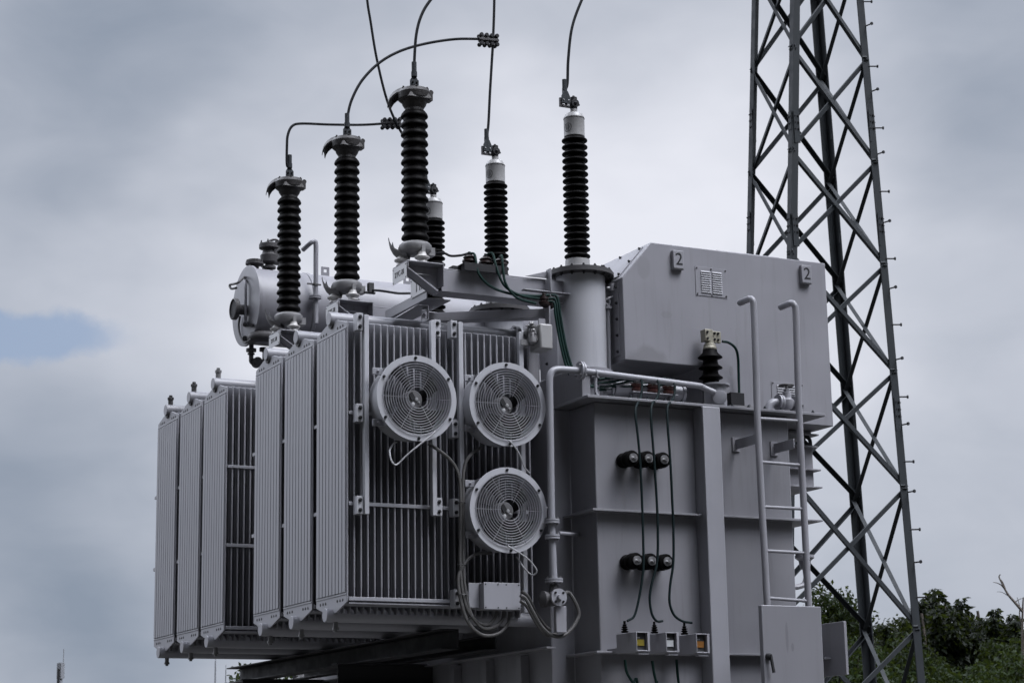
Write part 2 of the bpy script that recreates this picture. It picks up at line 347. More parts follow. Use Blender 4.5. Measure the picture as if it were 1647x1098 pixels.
# ================================================================== radiators
RX0, RX1, RW = 4.948, 6.29, .525
ZB, ZT = 2.790, 4.605
def outline(x, y0):
    return [(x, y0, ZB), (x, y0+.185, ZB-.055), (x, y0+.34, ZB-.055), (x, y0+RW, ZB), (x, y0+RW, ZT), (x, y0+.36, ZT+.046), (x, y0+.165, ZT+.046), (x, y0, ZT)]
def fin_outline(x, y0):
    return [(x, y0, ZB), (x, y0+.18, ZB), (x, y0+.19, ZB-.055), (x, y0+.335, ZB-.055), (x, y0+.345, ZB), (x, y0+RW, ZB), (x, y0+RW, ZT), (x, y0+.36, ZT+.046), (x, y0+.165, ZT+.046), (x, y0, ZT)]
def make_radiator(y0, label, front_plate):
    r = thing('radiator', label, 'radiator', (RX0, y0, ZB-.1), 'finned oil radiators hung along the tank')
    yc = y0+.264
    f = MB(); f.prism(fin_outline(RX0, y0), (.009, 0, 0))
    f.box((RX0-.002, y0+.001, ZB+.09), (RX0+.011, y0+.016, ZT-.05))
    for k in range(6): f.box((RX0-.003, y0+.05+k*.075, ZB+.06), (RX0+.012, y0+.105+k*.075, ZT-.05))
    fo = f.build('cooling_fin', M_FIN_SHADE, r, bev=.002)
    n = 28; dx = (RX1-RX0-.02)/n
    for k in range(1, n):
        c = fo.copy(); COL.objects.link(c); c.parent = r; c.location.x = k*dx
    fo.location.x = n*dx
    e = MB(); e.prism(outline(RX0, y0), (.010, 0, 0)); e.bev = .0025
    k = 9; wv = (RW-.022)/k
    for i in range(k): e.box((RX0-.0075, y0+.011+i*wv+.0035, ZB+.062), (RX0+.001, y0+.011+(i+1)*wv-.0035, ZT-.048))
    e.box((RX0-.004, y0+.004, ZB+.046), (RX0+.001, y0+RW-.004, ZB+.056)).box((RX0-.004, y0+.004, ZT-.042), (RX0+.001, y0+RW-.004, ZT-.032))
    e.build('end_panel', M_FIN, r)
    d = MB()
    for zz in (ZT-.010, ZB+.018):
        for yy in (.07, .115, .16, .36, .405, .45): d.lathe((RX0+.001, y0+yy, zz), -XA, [(.010, 0), (.010, .003), (.004, .0045)], 8)
    d.build('weld_dimples', M_METAL, r)
    p = MB(); p.tube([(RX0-.024, yc, 4.679), (6.30, yc, 4.679)], .046, 28, 1); p.bev = .003
    v = MB(); v.cyl((6.30, yc, 4.679), (6.315, yc, 4.679), .075, 20).cyl((6.315, yc, 4.679), (6.33, yc, 4.679), .075, 20)
    v.tube([(6.33, yc, 4.679), (6.36, yc, 4.66), (6.385, yc, 4.60), (6.39, yc, 4.45), (6.39, yc, 4.15), (6.40, yc, 4.04), (6.4395, yc, 4.0)], .040, 16, 4).cyl((6.405, yc, 4.0), (6.405, yc, 4.63), .085, 24)
    for a in range(0, 360, 60): v.bolt((6.30, yc+.06*math.cos(R(a)), 4.679+.06*math.sin(R(a))), -XA, .010, .012)
    v.build('elbow_pipe', M_PAINT, r)
    p.build('header_pipe', M_FIN, r)
    MB().cyl((RX0-.012, yc, 4.646), (RX0+.02, yc, 4.646), .034, 16).build('pipe_collar', M_METAL, r)
    p = MB(); p.cyl((RX0-.045, yc, 2.726), (6.44, yc, 2.726), .045, 28); p.bev = .003; p.build('header_pipe', M_FIN, r)
    d = MB(); d.cyl((RX0+.03, yc, 2.640), (RX0+.03, yc, 2.69), .016, 10).bolt((RX0+.03, yc, 2.645), -UP, .022, .016); d.build('drain_plug', M_CAST, r)
    for z, t in ((4.005, .022), (3.416, .024)):
        MB().box((RX0+.01, y0-.009, z-t/2), (RX1-.03, y0+.0, z+t/2)).build('cross_bar', M_FIN, r, bev=.002)
        MB().box((RX0+.008, y0+RW, z-t/2), (RX0+.035, y0+RW+.085 if not front_plate else y0+RW+.08, z+t/2)).build('spacer_lug', M_FIN, r)
    MB().box((RX0+.011, y0-.010, 2.798), (RX1-.02, y0+.004, 2.822)).build('bottom_bar', M_FIN, r, bev=.002)
    MB().box((RX0+.012, y0-.008, 2.779), (RX1-.02, y0+.178, 2.7865)).build('shade_plate', M_FIN_SHADE, r)  # added sheet that hides the fin ends and gives a shaded band
    return r
RL = ['grey radiator with the fans in front of it, nearest the camera', 'second grey radiator counted from the fans', 'third grey radiator from the fans, last before the gap',
      'grey radiator just behind the wide gap, its dark fins showing', 'grey radiator between the gap radiator and the outermost one', 'farthest grey radiator, against the open sky at the left end']
RY = (12.0, 12.603, 13.20, 14.36, 14.945, 15.545)
for i, y0 in enumerate(RY):
    if i in (0, 3): r0 = make_radiator(y0, RL[i], i == 0); src = r0; KIDS.clear()
    else: r1 = dup(src, (RX0, y0, ZB-.1), RL[i])
    rr = r0 if i in (0, 3) else r1
    if i >= 3:
        b = MB(); c = Vector((RX0+.02, y0+.264, 4.72)); b.cyl(c, c+UP*.05, .02, 10).bolt(c+UP*.05, UP, .026, .022); b.build('vent_plug', M_CAST, rr)

# support beams below the radiators, coloured near black to carry the shade there
def channel(name, p, q, h, wd, label):
    """a C-channel on edge from p to q (along Y), open to -X"""
    t = MB(); x, z = p[0], p[2]
    t.box((x+wd-.008, p[1], z), (x+wd, q[1], z+h)).box((x, p[1], z), (x+wd-.008, q[1], z+.010)).box((x, p[1], z+h-.010), (x+wd-.008, q[1], z+h))
    return solo(t, name, M_DARK, label, 'beam', bev=.002)
channel('support_beam', (5.80, 12.42, 2.535), (5.80, 16.75, 2.535), .135, .13, 'dark channel beam running under all the radiators at their middle')
channel('support_beam', (6.20, 12.60, 2.545), (6.20, 16.2, 2.545), .10, .10, 'second channel beam under the radiators, close to the tank wall')
b = MB()
for y in (13.95, 16.0): b.box((5.55, y-.06, 2.40), (6.4395, y+.06, 2.533))
for i, y in enumerate((13.95, 16.0)):
    b = MB(); b.bev = .003; b.box((5.65, y-.06, 2.525), (6.4395, y+.06, 2.534)).box((5.65, y-.06, 2.38), (6.4395, y+.06, 2.389)).box((5.68, y-.006, 2.389), (6.4395, y+.006, 2.525))
    b.prism([(6.1, y-.05, 2.38), (6.4395, y-.05, 2.38), (6.4395, y-.05, 2.05)], (0, .012, 0))
    solo(b, 'bracket_arm', M_DARK, ['bracket arm welded to the tank wall under the gap between radiators', 'outer bracket arm under the farthest radiator, seen against the sky'][i], 'bracket')

# ================================================================== fans
FR = .281
def make_fan(c, label):
    c = Vector(c); t = thing('cooling_fan', label, 'fan', c, 'round cooling fans on the radiator'); A = -YB
    h = MB(); h.bev = 0
    h.lathe(c, A, [(.247, -.19), (.255, -.19), (.255, -.006), (FR, -.006), (FR, .004), (.244, .004), (.238, -.002), (.247, -.02), (.247, -.19)], 64)
    ho = h.build('fan_ring', M_LIT, t)
    b = MB()
    for i in range(6):
        a = R(90+60*i+2); b.bolt(c+Vector((math.cos(a)*.263, -.004, math.sin(a)*.263)), A, .010, .012)
    b.each('ring_bolt', M_DARK, ho)
    gr = MB()
    n = 11
    for i in range(n): gr.ring(c+A*(.012+.006*(1-i/n)), A, .070+i*(.170/(n-1)), .0024, 56, 5)
    for i in range(6):
        a = R(60*i+30 if False else 60*i); e = Vector((math.cos(a), 0, math.sin(a)))
        gr.tube([c+e*.06+A*.010, c+e*.25+A*.004], .0018, 5, 1)
    gr.build('guard_grille', M_FIN, t)
    mo = MB(); mo.lathe(c, A, [(.05, -.15), (.062, -.14), (.062, -.055), (.055, -.045), (.02, -.042)], 28)
    mb = mo.build('motor', M_CAST, t)
    l = MB(); l.prism([c+A*-.04+Vector((x, 0, z)) for x, z in ((-.045, .030), (-.020, .046), (.004, .006), (-.02, -.012))], A*.012); l.build('terminal_box', M_INK, mb)
    l = MB()
    for x, z, r in ((.012, .0, .012), (-.012, -.034, .012), (.03, -.02, .007)): l.lathe(c+A*-.043+Vector((x, 0, z)), A, [(r, 0), (r, .012), (r*.6, .015)], 10)
    l.each('motor_screw', M_PLATE, mb)
    for i in range(5):
        a0 = R(72*i+20); bl = MB(); vs = []
        for j in range(5):
            rr = .06+j*.042; tw = R(48-6*j); wd = .085+.021*j
            e = Vector((math.cos(a0+.10*j), 0, math.sin(a0+.10*j))); tn = Vector((-e.z, 0, e.x))
            for k in (-1, 1): vs.append(c+e*rr+tn*(k*wd*math.cos(tw)*.5)+A*(k*wd*math.sin(tw)*.5-.125))
        bl.add(vs, [(2*j, 2*j+1, 2*j+3, 2*j+2) for j in range(4)])
        o = bl.build('fan_blade', M_DARK, t); o.modifiers.new('thickness', 'SOLIDIFY').thickness = .004
    for dz, x in ((.175, -.225), (-.16, -.225)):
        b = MB(); b.bev = .002
        b.box(c+Vector((x-.045, .085, dz-.022)), c+Vector((x+.035, .105, dz+.022))); b.box(c+Vector((x+.025, .02, dz-.02)), c+Vector((x+.035, .10, dz+.02)))
        b.bolt(c+Vector((x-.01, .085, dz)), A, .010, .012); b.build('fan_bracket', M_FIN, t)
    return t
fc = [at(670.5, 640, Y=11.75), at(816.5, 650, Y=11.75), at(818, 820, Y=11.75)]
fan = make_fan(fc[0], 'upper left round fan, the one nearest the fluted radiator end')
dup(fan, fc[1], 'upper right round fan, directly above another fan'); dup(fan, fc[2], 'lower right round fan above the grey junction box')

# rails that carry the fans
def rail(px, y0, y1, clamps, label, side=-1):
    p, q = at(px, y0, Y=11.93), at(px, y1, Y=11.93); q.x = p.x
    t = thing('fan_rail', label, 'rail', (q.x, 11.93, q.z), 'vertical rails that carry the fans')
    b = MB(); b.bev = .003; b.box((p.x-.016, 11.905, q.z), (p.x+.016, 11.945, p.z)); b.build('rail_tube', M_LIT, t)
    for cy in clamps:
        z = at(px, cy, Y=11.93).z; x0 = p.x+side*.017
        k = MB(); k.bev = .002; k.box((x0, 11.925, z-.058), (x0+side*.045, 11.988, z+.058)); ko = k.build('clamp_plate', M_LIT, t)
        k = MB()
        for dz in (.032, -.032): k.bolt((x0+side*.022, 11.925, z+dz), -YB, .013, .012)
        k.each('clamp_bolt', M_DARK, ko)
rail(587.5, 507, 827, (518, 664, 812), 'fan rail nearest the fluted radiator end')
rail(694.5, 516, 829, (527, 814), 'fan rail passing behind the right edge of the upper left fan', 1)
rail(738.5, 519, 975, (530, 690, 816, 962), 'long fan rail between the two columns of fans')
rail(835.5, 535, 985, (545,), 'fan rail at the tank end of the radiator, right of the fans', 1)

# ================================================================== turrets, bushings
def make_turret(c, zf, label):
    t = thing('bushing_turret', label, 'turret', c, 'cylindrical bushing turrets on the lid'); c = Vector(c)
    b = MB(); zb = 4.395-LZ
    b.lathe(c, UP, [(.172, zb+.03), (.172, zf-LZ-.028)], 56).build('turret_wall', M_LIT, t)
    b = MB(); b.lathe(c, UP, [(.225, zb-.012), (.225, zb+.006)], 56).lathe(c, UP, [(.215, zb+.0065), (.215, zb+.03)], 56).build('base_flange', M_PAINT, t)
    fl = MB().lathe(c, UP, [(.20, zf-LZ-.036), (.235, zf-LZ-.030), (.235, zf-LZ-.008), (.225, zf-LZ-.0075), (.225, zf-LZ+.006), (.12, zf-LZ+.014)], 56).build('top_flange', M_METAL, t)
    b = MB()
    for i in range(16):
        a = 2*math.pi*i/16; p = c+Vector((math.cos(a)*.21, math.sin(a)*.21, zf-LZ))
        b.bolt(p-UP*.032, -UP, .012, .014).bolt(p+UP*.004, UP, .012, .012)
    b.each('flange_bolt', M_DARK, fl)
    b = MB(); b.tube([c+Vector((.168, .05, .0)), c+Vector((.20, .05, .0))], .0, 4, 1)
    return t
def shed_profile(n, z0, z1, core, rs, fat):
    p = [(core, z0)]; dz = (z1-z0)/n
    for i in range(n):
        z = z0+i*dz
        p += [(core, z+dz*(.5-fat)), (rs*.93, z+dz*(.62-fat)), (rs*.985, z+dz*(.5-fat*.35)), (rs, z+dz*.52), (rs*.97, z+dz*(.52+fat*.45)), (core+.012, z+dz*(.52+fat)), (core, z+dz*.97)]
    return p+[(core, z1)]
def make_bushing(c, label):
    """c: centre of the turret's top flange"""
    t = thing('high_voltage_bushing', label, 'bushing', c, 'high voltage bushings with pale grey caps'); c = Vector(c)
    MB().lathe(c, UP, [(.10, .012), (.10, .03), (.088, .034), (.086, .085)], 32).build('bushing_base', M_CUP, t)
    b = MB(); b.lathe(c, UP, shed_profile(18, .085, .985, .068, .092, .26), 40); b.build('shed_stack', M_BLACK, t)
    cu = MB().lathe(c, UP, [(.070, .985), (.074, .99), (.074, 1.12), (.0745, 1.121), (.0745, 1.128), (.072, 1.135), (.06, 1.158), (.034, 1.168), (.026, 1.172), (.026, 1.195)], 36).build('oil_cup', M_CUP, t)
    MB().lathe(c, UP, [(.0755, 1.118), (.0765, 1.122), (.0755, 1.126)], 36).build('cup_seam', M_METAL, cu)
    em = MB(); dr = Vector((-.93, -.36, 0)).normalized(); sd_ = Vector((-dr.y, dr.x, 0)); ec = c+UP*1.045
    def onc(u, v):     # wraps a flat mark round the cup
        a = u/.0748; return ec+(dr*math.cos(a)+sd_*math.sin(a))*.0752+UP*v
    for i in range(28):
        a, b2 = 2*math.pi*i/28, 2*math.pi*(i+1)/28
        em.add([onc(math.cos(a)*.034, math.sin(a)*.034), onc(math.cos(b2)*.034, math.sin(b2)*.034), onc(math.cos(b2)*.029, math.sin(b2)*.029), onc(math.cos(a)*.029, math.sin(a)*.029)], [(3, 2, 1, 0)])
    for sgn in (-1, 1):
        em.add([onc(sgn*.004, -.026), onc(sgn*.004, .026), onc(sgn*.012, .020), onc(sgn*.018, 0), onc(sgn*.012, -.020)], [(0, 1, 2, 3, 4) if sgn < 0 else (4, 3, 2, 1, 0)])
    em.build('round_emblem', M_INK, cu)
    h = c+UP*1.235
    b = MB(); b.bev = .003; b.cyl(h-UP*.05, h+UP*.05, .026, 14).cyl(h+Vector((0, -.03, 0)), h+Vector((0, .03, 0)), .032, 10); b.bolt(h+UP*.045, UP, .018, .012).bolt(h+XA*.028, XA, .014, .014).bolt(h-YB*.03, -YB, .014, .01)
    b.build('clamp_head', M_DARK, t)
    b = MB(); b.bev = .002; b.box(h+Vector((-.115, -.008, -.034)), h+Vector((-.022, .008, .034)));
    po = b.build('terminal_pad', M_METAL, t)
    b = MB()
    for x in (-.09, -.05):
        for z in (-.018, .018): b.bolt(h+Vector((x, -.008, z)), -YB, .009, .010)
    b.each('pad_bolt', M_PLATE, po)
    return t
ZF = 5.134
T1 = Vector((6.752, 12.1, LZ)); T2 = Vector((6.735, at(803, 498, X=6.73).y, LZ)); T3 = Vector((6.73, at(701, 362, X=6.73).y, LZ))
tu = make_turret(T1, ZF, 'tall grey turret nearest the camera, beside the cable box')
dup(tu, T2, 'grey turret behind the sloping brace beam, second in the row'); dup(tu, T3, 'grey turret farthest back, hidden behind the first arrester')
MB().box((6.52, 11.95, LZ), (6.80, 15.2, 4.382)).box((6.52, 11.70, LZ), (6.585, 11.9499, 4.382)).build('turret_plinth', M_TANK, tk, bev=.004)
B0 = Vector((-.02, 0, ZF-LZ+.008))
bu = make_bushing(T1+B0, 'tallest looking black bushing, on the big grey turret by the cable box')
dup(bu, T2+B0, 'middle black bushing, between the first arrester and the big grey turret'); dup(bu, T3+B0, 'black bushing half hidden behind the nearest arrester')

# ================================================================== surge arresters
AX = 5.50
AY = (12.133, at(558, 460, X=AX).y, at(464, 520, X=AX).y)
ZP = 5.070
def horn(b, c, d, s=1, g=1.0, tp=.45, tk=.010):
    """a curved exhaust hood leaving the cap along d and hooking down (s=-1 up)"""
    d = Vector(d).normalized(); n = Vector((-d.y, d.x, 0)); rows = []
    for i in range(7):
        t = i/6; e = c+d*(.05+.125*g*math.sin(t*1.45))+UP*(s*(.045-.105*t*t)); wd = .066*g*(1-tp*t); th = .018-.012*t
        rows.append([e+n*(-wd)-UP*(s*.02), e-n*(wd*.6)+UP*(s*.012), e+UP*(s*.020), e+n*(wd*.6)+UP*(s*.012), e+n*wd-UP*(s*.02)])
    k = 5; vs = [p for r_ in rows for p in r_]; m = len(vs)
    vs += [Vector(p)-UP*(s*.010)-d*.004 for p in vs]
    fs = []
    for i in range(6):
        for j in range(4):
            q = (i*k+j, i*k+j+1, (i+1)*k+j+1, (i+1)*k+j); fs += [q, tuple(x+m for x in q[::-1])]
    for i in range(6):
        fs += [(i*k, (i+1)*k, (i+1)*k+m, i*k+m), (i*k+4+m, (i+1)*k+4+m, (i+1)*k+4, i*k+4)]
    fs += [tuple(6*k+j for j in range(5))+tuple(6*k+j+m for j in range(4, -1, -1)), tuple(j+m for j in range(5))+tuple(range(4, -1, -1))]
    b.add(vs, fs)
def make_arrester(c, label):
    """c: middle of the mounting plate's top"""
    c = Vector(c); t = thing('surge_arrester', label, 'surge arrester', c, 'black surge arresters standing over the radiators')
    ZH0, ZH1 = .155, 1.085
    b = MB(); b.lathe(c, UP, shed_profile(14, ZH0, ZH1, .0765, .0945, .235), 40); b.build('shed_stack', M_BLACK, t)
    cap = MB(); cap.lathe(c, UP, [(.066, ZH1-.002), (.064, ZH1+.022), (.082, ZH1+.05), (.086, ZH1+.066), (.112, ZH1+.088), (.118, ZH1+.130), (.100, ZH1+.158), (.05, ZH1+.172), (.03, ZH1+.178)], 28)
    d1 = Vector((-.80, .60, 0)); horn(cap, c+UP*(ZH1+.118), d1, 1, 1.06)
    d2 = Vector((.85, -.1, 0)).normalized()
    cap.box(c+Vector((.06, -.035, ZH1+.09)), c+Vector((.125, .03, ZH1+.155))).cyl(c+Vector((.115, -.03, ZH1+.15)), c+Vector((.115, .03, ZH1+.15)), .018, 10)
    for a in range(0, 360, 60):
        e = Vector((math.cos(R(a+15)), math.sin(R(a+15)), 0)); cap.bolt(c+e*.095+UP*(ZH1+.150), UP, .012, .012)
    cap.prism([c+Vector((-.085, -.105, ZH1+.078)), c+Vector((.085, -.105, ZH1+.078)), c+Vector((.075, -.098, ZH1+.105)), c+Vector((.0, -.085, ZH1+.160)), c+Vector((-.075, -.098, ZH1+.105))], (0, .05, 0))
    cap.build('top_cap', M_CAP, t)
    lg = MB(); lg.bev = .002; lg.box(c+Vector((-.031, -.012, ZH1+.170)), c+Vector((.031, .004, ZH1+.232)))
    lg.prism([c+Vector((-.029, -.006, ZH1+.232)), c+Vector((.029, -.006, ZH1+.232)), c+Vector((.012, -.006, ZH1+.262)), c+Vector((-.012, -.006, ZH1+.262))], (0, .010, 0))
    lo = lg.build('terminal_lug', M_GALV, t)
    b = MB()
    for x in (-.015, .015):
        for z in (.188, .214): b.bolt(c+Vector((x, -.012, ZH1+z)), -YB, .008, .010)
    b.each('lug_bolt', M_DARK, lo)
    ba = MB(); ba.lathe(c, UP, [(.05, .072), (.090, .080), (.108, .095), (.114, .118), (.110, .138), (.094, .153), (.078, ZH0+.004)], 28)
    horn(ba, c+UP*.104, d1, -1, 1.0, .12, .024)
    for a in (-85, 35, 155):
        e = Vector((math.cos(R(a)), math.sin(R(a)), 0)); ba.prism([c+e*.02+UP*.075+Vector((-e.y, e.x, 0))*.032, c+e*.02+UP*.075-Vector((-e.y, e.x, 0))*.045, c+e*.115+UP*.068-Vector((-e.y, e.x, 0))*.014, c+e*.115+UP*.068+Vector((-e.y, e.x, 0))*.014], (0, 0, .055))
    ba.box(c+Vector((.07, -.05, .07)), c+Vector((.125, .02, .125)))
    ba.build('base_casting', M_CAST, t)
    for a in (-85, 35, 155):
        p = c+Vector((math.cos(R(a))*.092, math.sin(R(a))*.092, 0))
        MB().lathe(p, UP, [(.038, .0), (.032, .012), (.032, .020), (.050, .030), (.052, .038), (.032, .050), (.026, .066), (.026, .074)], 20).build('insulating_foot', M_WHITEP, t)
    return t
AL = ['tallest black arrester, nearest, on the triangular bracket', 'middle black arrester above the nearest radiator pipe', 'leftmost black arrester in front of the round tank end']
ar = make_arrester((AX, AY[0], ZP), AL[0])
for i in (1, 2): dup(ar, (AX, AY[i], ZP+(.004, .012, .03)[i]), AL[i])
DZ = (0, .004, .03)

# arms from the turrets out to the arresters
def arm(y, zp, right, label, big):
    t = thing('support_arm', label, 'beam', (right, y, zp-.2), 'arms that carry the arresters')
    b = MB(); b.bev = .003; y0 = y-.13
    b.box((5.385, y0, zp-.010), (5.655, y+.12, zp-.0005)); b.build('mounting_plate', M_PAINT, t)
    b = MB(); b.bev = .002
    z1 = zp-.0105
    b.box((5.647, y0+.001, zp-.155), (5.655, y+.119, z1))                      # right end plate
    b.box((5.386, y0+.10, zp-.06), (5.6465, y0+.106, z1))                     # web
    b.prism([(5.386, y0+.1, zp-.062), (5.6465, y0+.1, zp-.062), (5.6465, y0+.1, zp-.19), (5.60, y0+.1, zp-.20)], (0, .006, 0))
    b.prism([(5.386, y0+.003, z1-.045), (5.386, y0+.003, z1-.037), (5.612, y0+.003, zp-.188), (5.606, y0+.003, zp-.20)], (0, .095, 0))
    b.box((5.386, y0+.001, z1-.04), (5.392, y+.119, z1)); b.build('bracket_gusset', M_PAINT, t)
    b = MB(); b.bev = .003; yb = y-.08
    if big:
        b.box((5.6555, yb, zp-.180), (right, yb+.008, zp-.028)).box((5.6555, yb, zp-.0275), (right, yb+.15, zp-.018)).box((5.6555, yb+.0085, zp-.180), (right, yb+.15, zp-.170))
        b.box((5.6555, yb+.142, zp-.1695), (right, yb+.15, zp-.028))
    else: b.box((5.6555, yb, zp-.12), (right, yb+.14, zp-.02))
    b.build('arm_beam', M_PAINT, t)
    return t
for i in range(3):
    arm(AY[i], ZP+DZ[i], (T1.x-.165 if i == 0 else T2.x-.16), ['support arm under the nearest arrester, with a triangular bracket and green cables on it', 'support arm of the middle arrester, mostly behind the radiator pipe', 'support arm of the leftmost arrester, its dark open end above the radiators'][i], True)
# fittings where the nearest arm meets its turret
b = MB(); b.bev = .003; z = ZP
b.box((6.45, 11.985, z-.115), (6.462, 12.045, z+.045)).box((6.25, 11.99, z-.125), (6.61, 12.04, z-.117)).prism([(6.28, 12.03, z-.017), (6.45, 12.03, z-.017), (6.45, 12.03, z+.035)], (0, .01, 0))
solo(b, 'joint_bracket', M_PAINT, 'upright plate bracket where the nearest arm joins the big turret', 'bracket')

# longitudinal beam and brace under the arms
b = MB(); b.bev = .003; q = at(686, 478, X=5.62)
b.box((5.62, 12.215, 4.872), (5.628, 12.92, 4.942)).box((5.6285, 12.215, 4.872), (5.80, 12.92, 4.880))
solo(b, 'cross_beam', M_PAINT, 'grey channel beam running back from the triangular bracket, carrying a lettered plate', 'beam')
b = MB(); b.bev = .002
p0, p1 = Vector((5.72, 12.52, 4.815)), Vector((6.435, 12.0, 4.80))
b.bar(p0, p1, .010, .062); ud = (p1-p0).normalized(); nn = ud.cross(UP)
b.bar(p0-nn*.045-UP*.027, p1-nn*.045-UP*.027, .08, .008).bar(p0-nn*.045+UP*.027, p1-nn*.045+UP*.027, .08, .008)
solo(b, 'brace_beam', M_PAINT, 'long grey channel brace lying just above the fan radiator pipe', 'beam')
b = MB(); b.bev = .002; x0, z0 = at(684, 494, Y=12.16).x, at(684, 494, Y=12.16).z
b.box((x0-.006, 12.10, z0-.10), (x0, 12.2, z0)).box((x0-.08, 12.10, z0-.006), (x0-.0065, 12.2, z0)).prism([(x0-.08, 12.1, z0), (x0-.08, 12.1, z0-.006), (x0-.21, 12.1, z0-.09), (x0-.21, 12.1, z0-.084)], (0, .1, 0))
b.bolt((x0-.03, 12.12, z0-.06), -YB, .02, .02).box((x0-.05, 12.11, z0-.09), (x0-.0065, 12.12, z0-.03))
solo(b, 'end_bracket', M_PAINT, 'small open bracket at the left end of the brace over the radiator pipe', 'bracket')
b = MB(); b.bev = .002; q = at(883, 494, Y=11.95)
b.box((q.x-.006, 11.94, q.z-.17), (q.x+.006, 12.03, q.z+.012))
solo(b, 'brace_plate', M_PAINT, 'narrow upright plate ending the brace above the small terminal box', 'plate')

# lettered plates on the -X faces of the arms
def sign(x, y0, y1, z0, z1, body, size, label, sl=0):
    t = thing('name_plate', label, 'sign', (x, (y0+y1)/2, z0))
    MB().box((x-.003, y0, z0), (x, y1, z1)).build('plate', M_PLATE, t, bev=.001)
    text(body, size, (x-.0035, (y0+y1)/2, (z0+z1)/2), (0, -1, 0), UP, t)
    b = MB()
    for yy in (y0+.012, y1-.012):
        for zz in (z0+.012, z1-.012): b.lathe((x-.003, yy, zz), -XA, [(.004, 0), (.004, .003)], 8)
    b.each('rivet', M_DARK, t); return t
sign(5.383, AY[0]-.12, AY[0]+.11, ZP-.125, ZP-.012, '2YC-BI', .052, 'white plate lettered 2YC-BI on the nearest arrester bracket')
sign(5.616, 12.17, 12.465, 4.925, 5.055, 'TIP', .125, 'white plate lettered TIP on the cross beam under the triangular bracket')
sign(5.383, AY[1]-.12, AY[1]+.11, ZP-.115, ZP-.012, '2YC-BI', .045, 'white plate on the middle arrester bracket, partly behind the radiator pipe')
sign(5.383, AY[2]-.12, AY[2]+.11, ZP+DZ[2]-.115, ZP+DZ[2]-.012, '2YC-BI', .045, 'white plate on the leftmost arrester bracket over the radiators')

# ================================================================== conservator
CY = 15.35; cc = at(397, 492, Y=CY); CXL, CZ = cc.x, cc.z; CRD = .325*1.02
cv = thing('oil_conservator', 'long grey oil tank lying behind the arresters with a flanged round end', 'oil tank', (CXL+1.2, CY, LZ))
b = MB(); b.lathe((CXL+.02, CY, CZ), XA, [(CRD-.02, 0), (CRD-.02, .44), (CRD-.012, .445), (CRD-.012, .475), (CRD-.02, .48), (CRD-.02, 2.9), (CRD-.06, 2.98), (.1, 3.02)], 72).build('tank_shell', M_PAINT, cv)
b = MB(); b.lathe((CXL, CY, CZ), XA, [(CRD-.03, -.012), (CRD, -.008), (CRD, .012), (CRD-.005, .0125)], 72).build('end_cover', M_PAINT, cv)
gp = at(378, 497, X=CXL-.11)
ga = MB(); ga.lathe((CXL-.01, gp.y, gp.z), -XA, [(.042, 0), (.042, .08), (.082, .082), (.088, .088), (.088, .118), (.080, .122), (.076, .110), (.02, .108)], 28); go = ga.build('oil_gauge', M_METAL, cv)
gd = MB(); gd.lathe((CXL-.119, gp.y, gp.z), -XA, [(.074, 0), (.074, .002)], 28); gd.build('gauge_glass', M_DARK, go)
def cpt(px, py, dx=0.0): v = at(px, py, X=CXL-dx); return v
b = MB()
b.tube([cpt(393, 446, .0), cpt(392, 446, .05), cpt(382, 455, .12), cpt(370, 458, .13), cpt(372, 464, .13), cpt(380, 463, .12)], .010, 8)
b.build('vent_handle', M_METAL, cv)
b = MB(); b.tube([cpt(394, 450, .02), cpt(395, 460, .035), cpt(395, 500, .035), cpt(395, 521, .03)], .012, 8).cyl(cpt(395, 520, 0), cpt(395, 520, .05), .02, 10); b.build('level_pipe', M_PAINT, cv)
b = MB(); b.tube([cpt(386, 508, .03), cpt(384, 525, .03), cpt(387, 541, .03), cpt(394, 551, .03), cpt(404, 545, .03)], .009, 8).cyl(cpt(394, 522, .012), cpt(394, 522, .06), .018, 10).cyl(cpt(405, 523, .012), cpt(405, 523, .04), .016, 8).cyl(cpt(394, 544, .012), cpt(394, 544, .04), .022, 10); b.build('drain_tube', M_METAL, cv)
q = at(404, 425, Y=CY); b = MB(); b.lathe((q.x+.03, CY, CZ+CRD-.04), UP, [(.035, 0), (.035, .06), (.075, .062), (.075, .080), (.062, .081), (.062, .10)], 24)
for a in range(0, 360, 45): b.bolt((q.x+.03+.065*math.cos(R(a)), CY+.065*math.sin(R(a)), CZ+CRD+.04), UP, .010, .012)
b.build('filler_cap', M_METAL, cv)
b = MB(); q = at(418, 427, Y=CY); b.ring((q.x, CY, CZ+CRD-.01), YB, .028, .006, 20, 6); b.build('lifting_ring', M_PAINT, cv)
for px in (523, 655):
    q = at(px, 430, Y=CY); b = MB(); zb, zt = CZ+CRD-.03, CZ+CRD+.065; hz = CZ+CRD+.032
    for x0, x1, z0, z1 in ((-.035, -.015, zb, zt), (.015, .035, zb, zt), (-.015, .015, zb, hz-.015), (-.015, .015, hz+.015, zt)): b.box((q.x+x0, CY-.006, z0), (q.x+x1, CY+.006, z1))
    b.build('lifting_lug', M_PAINT, cv)
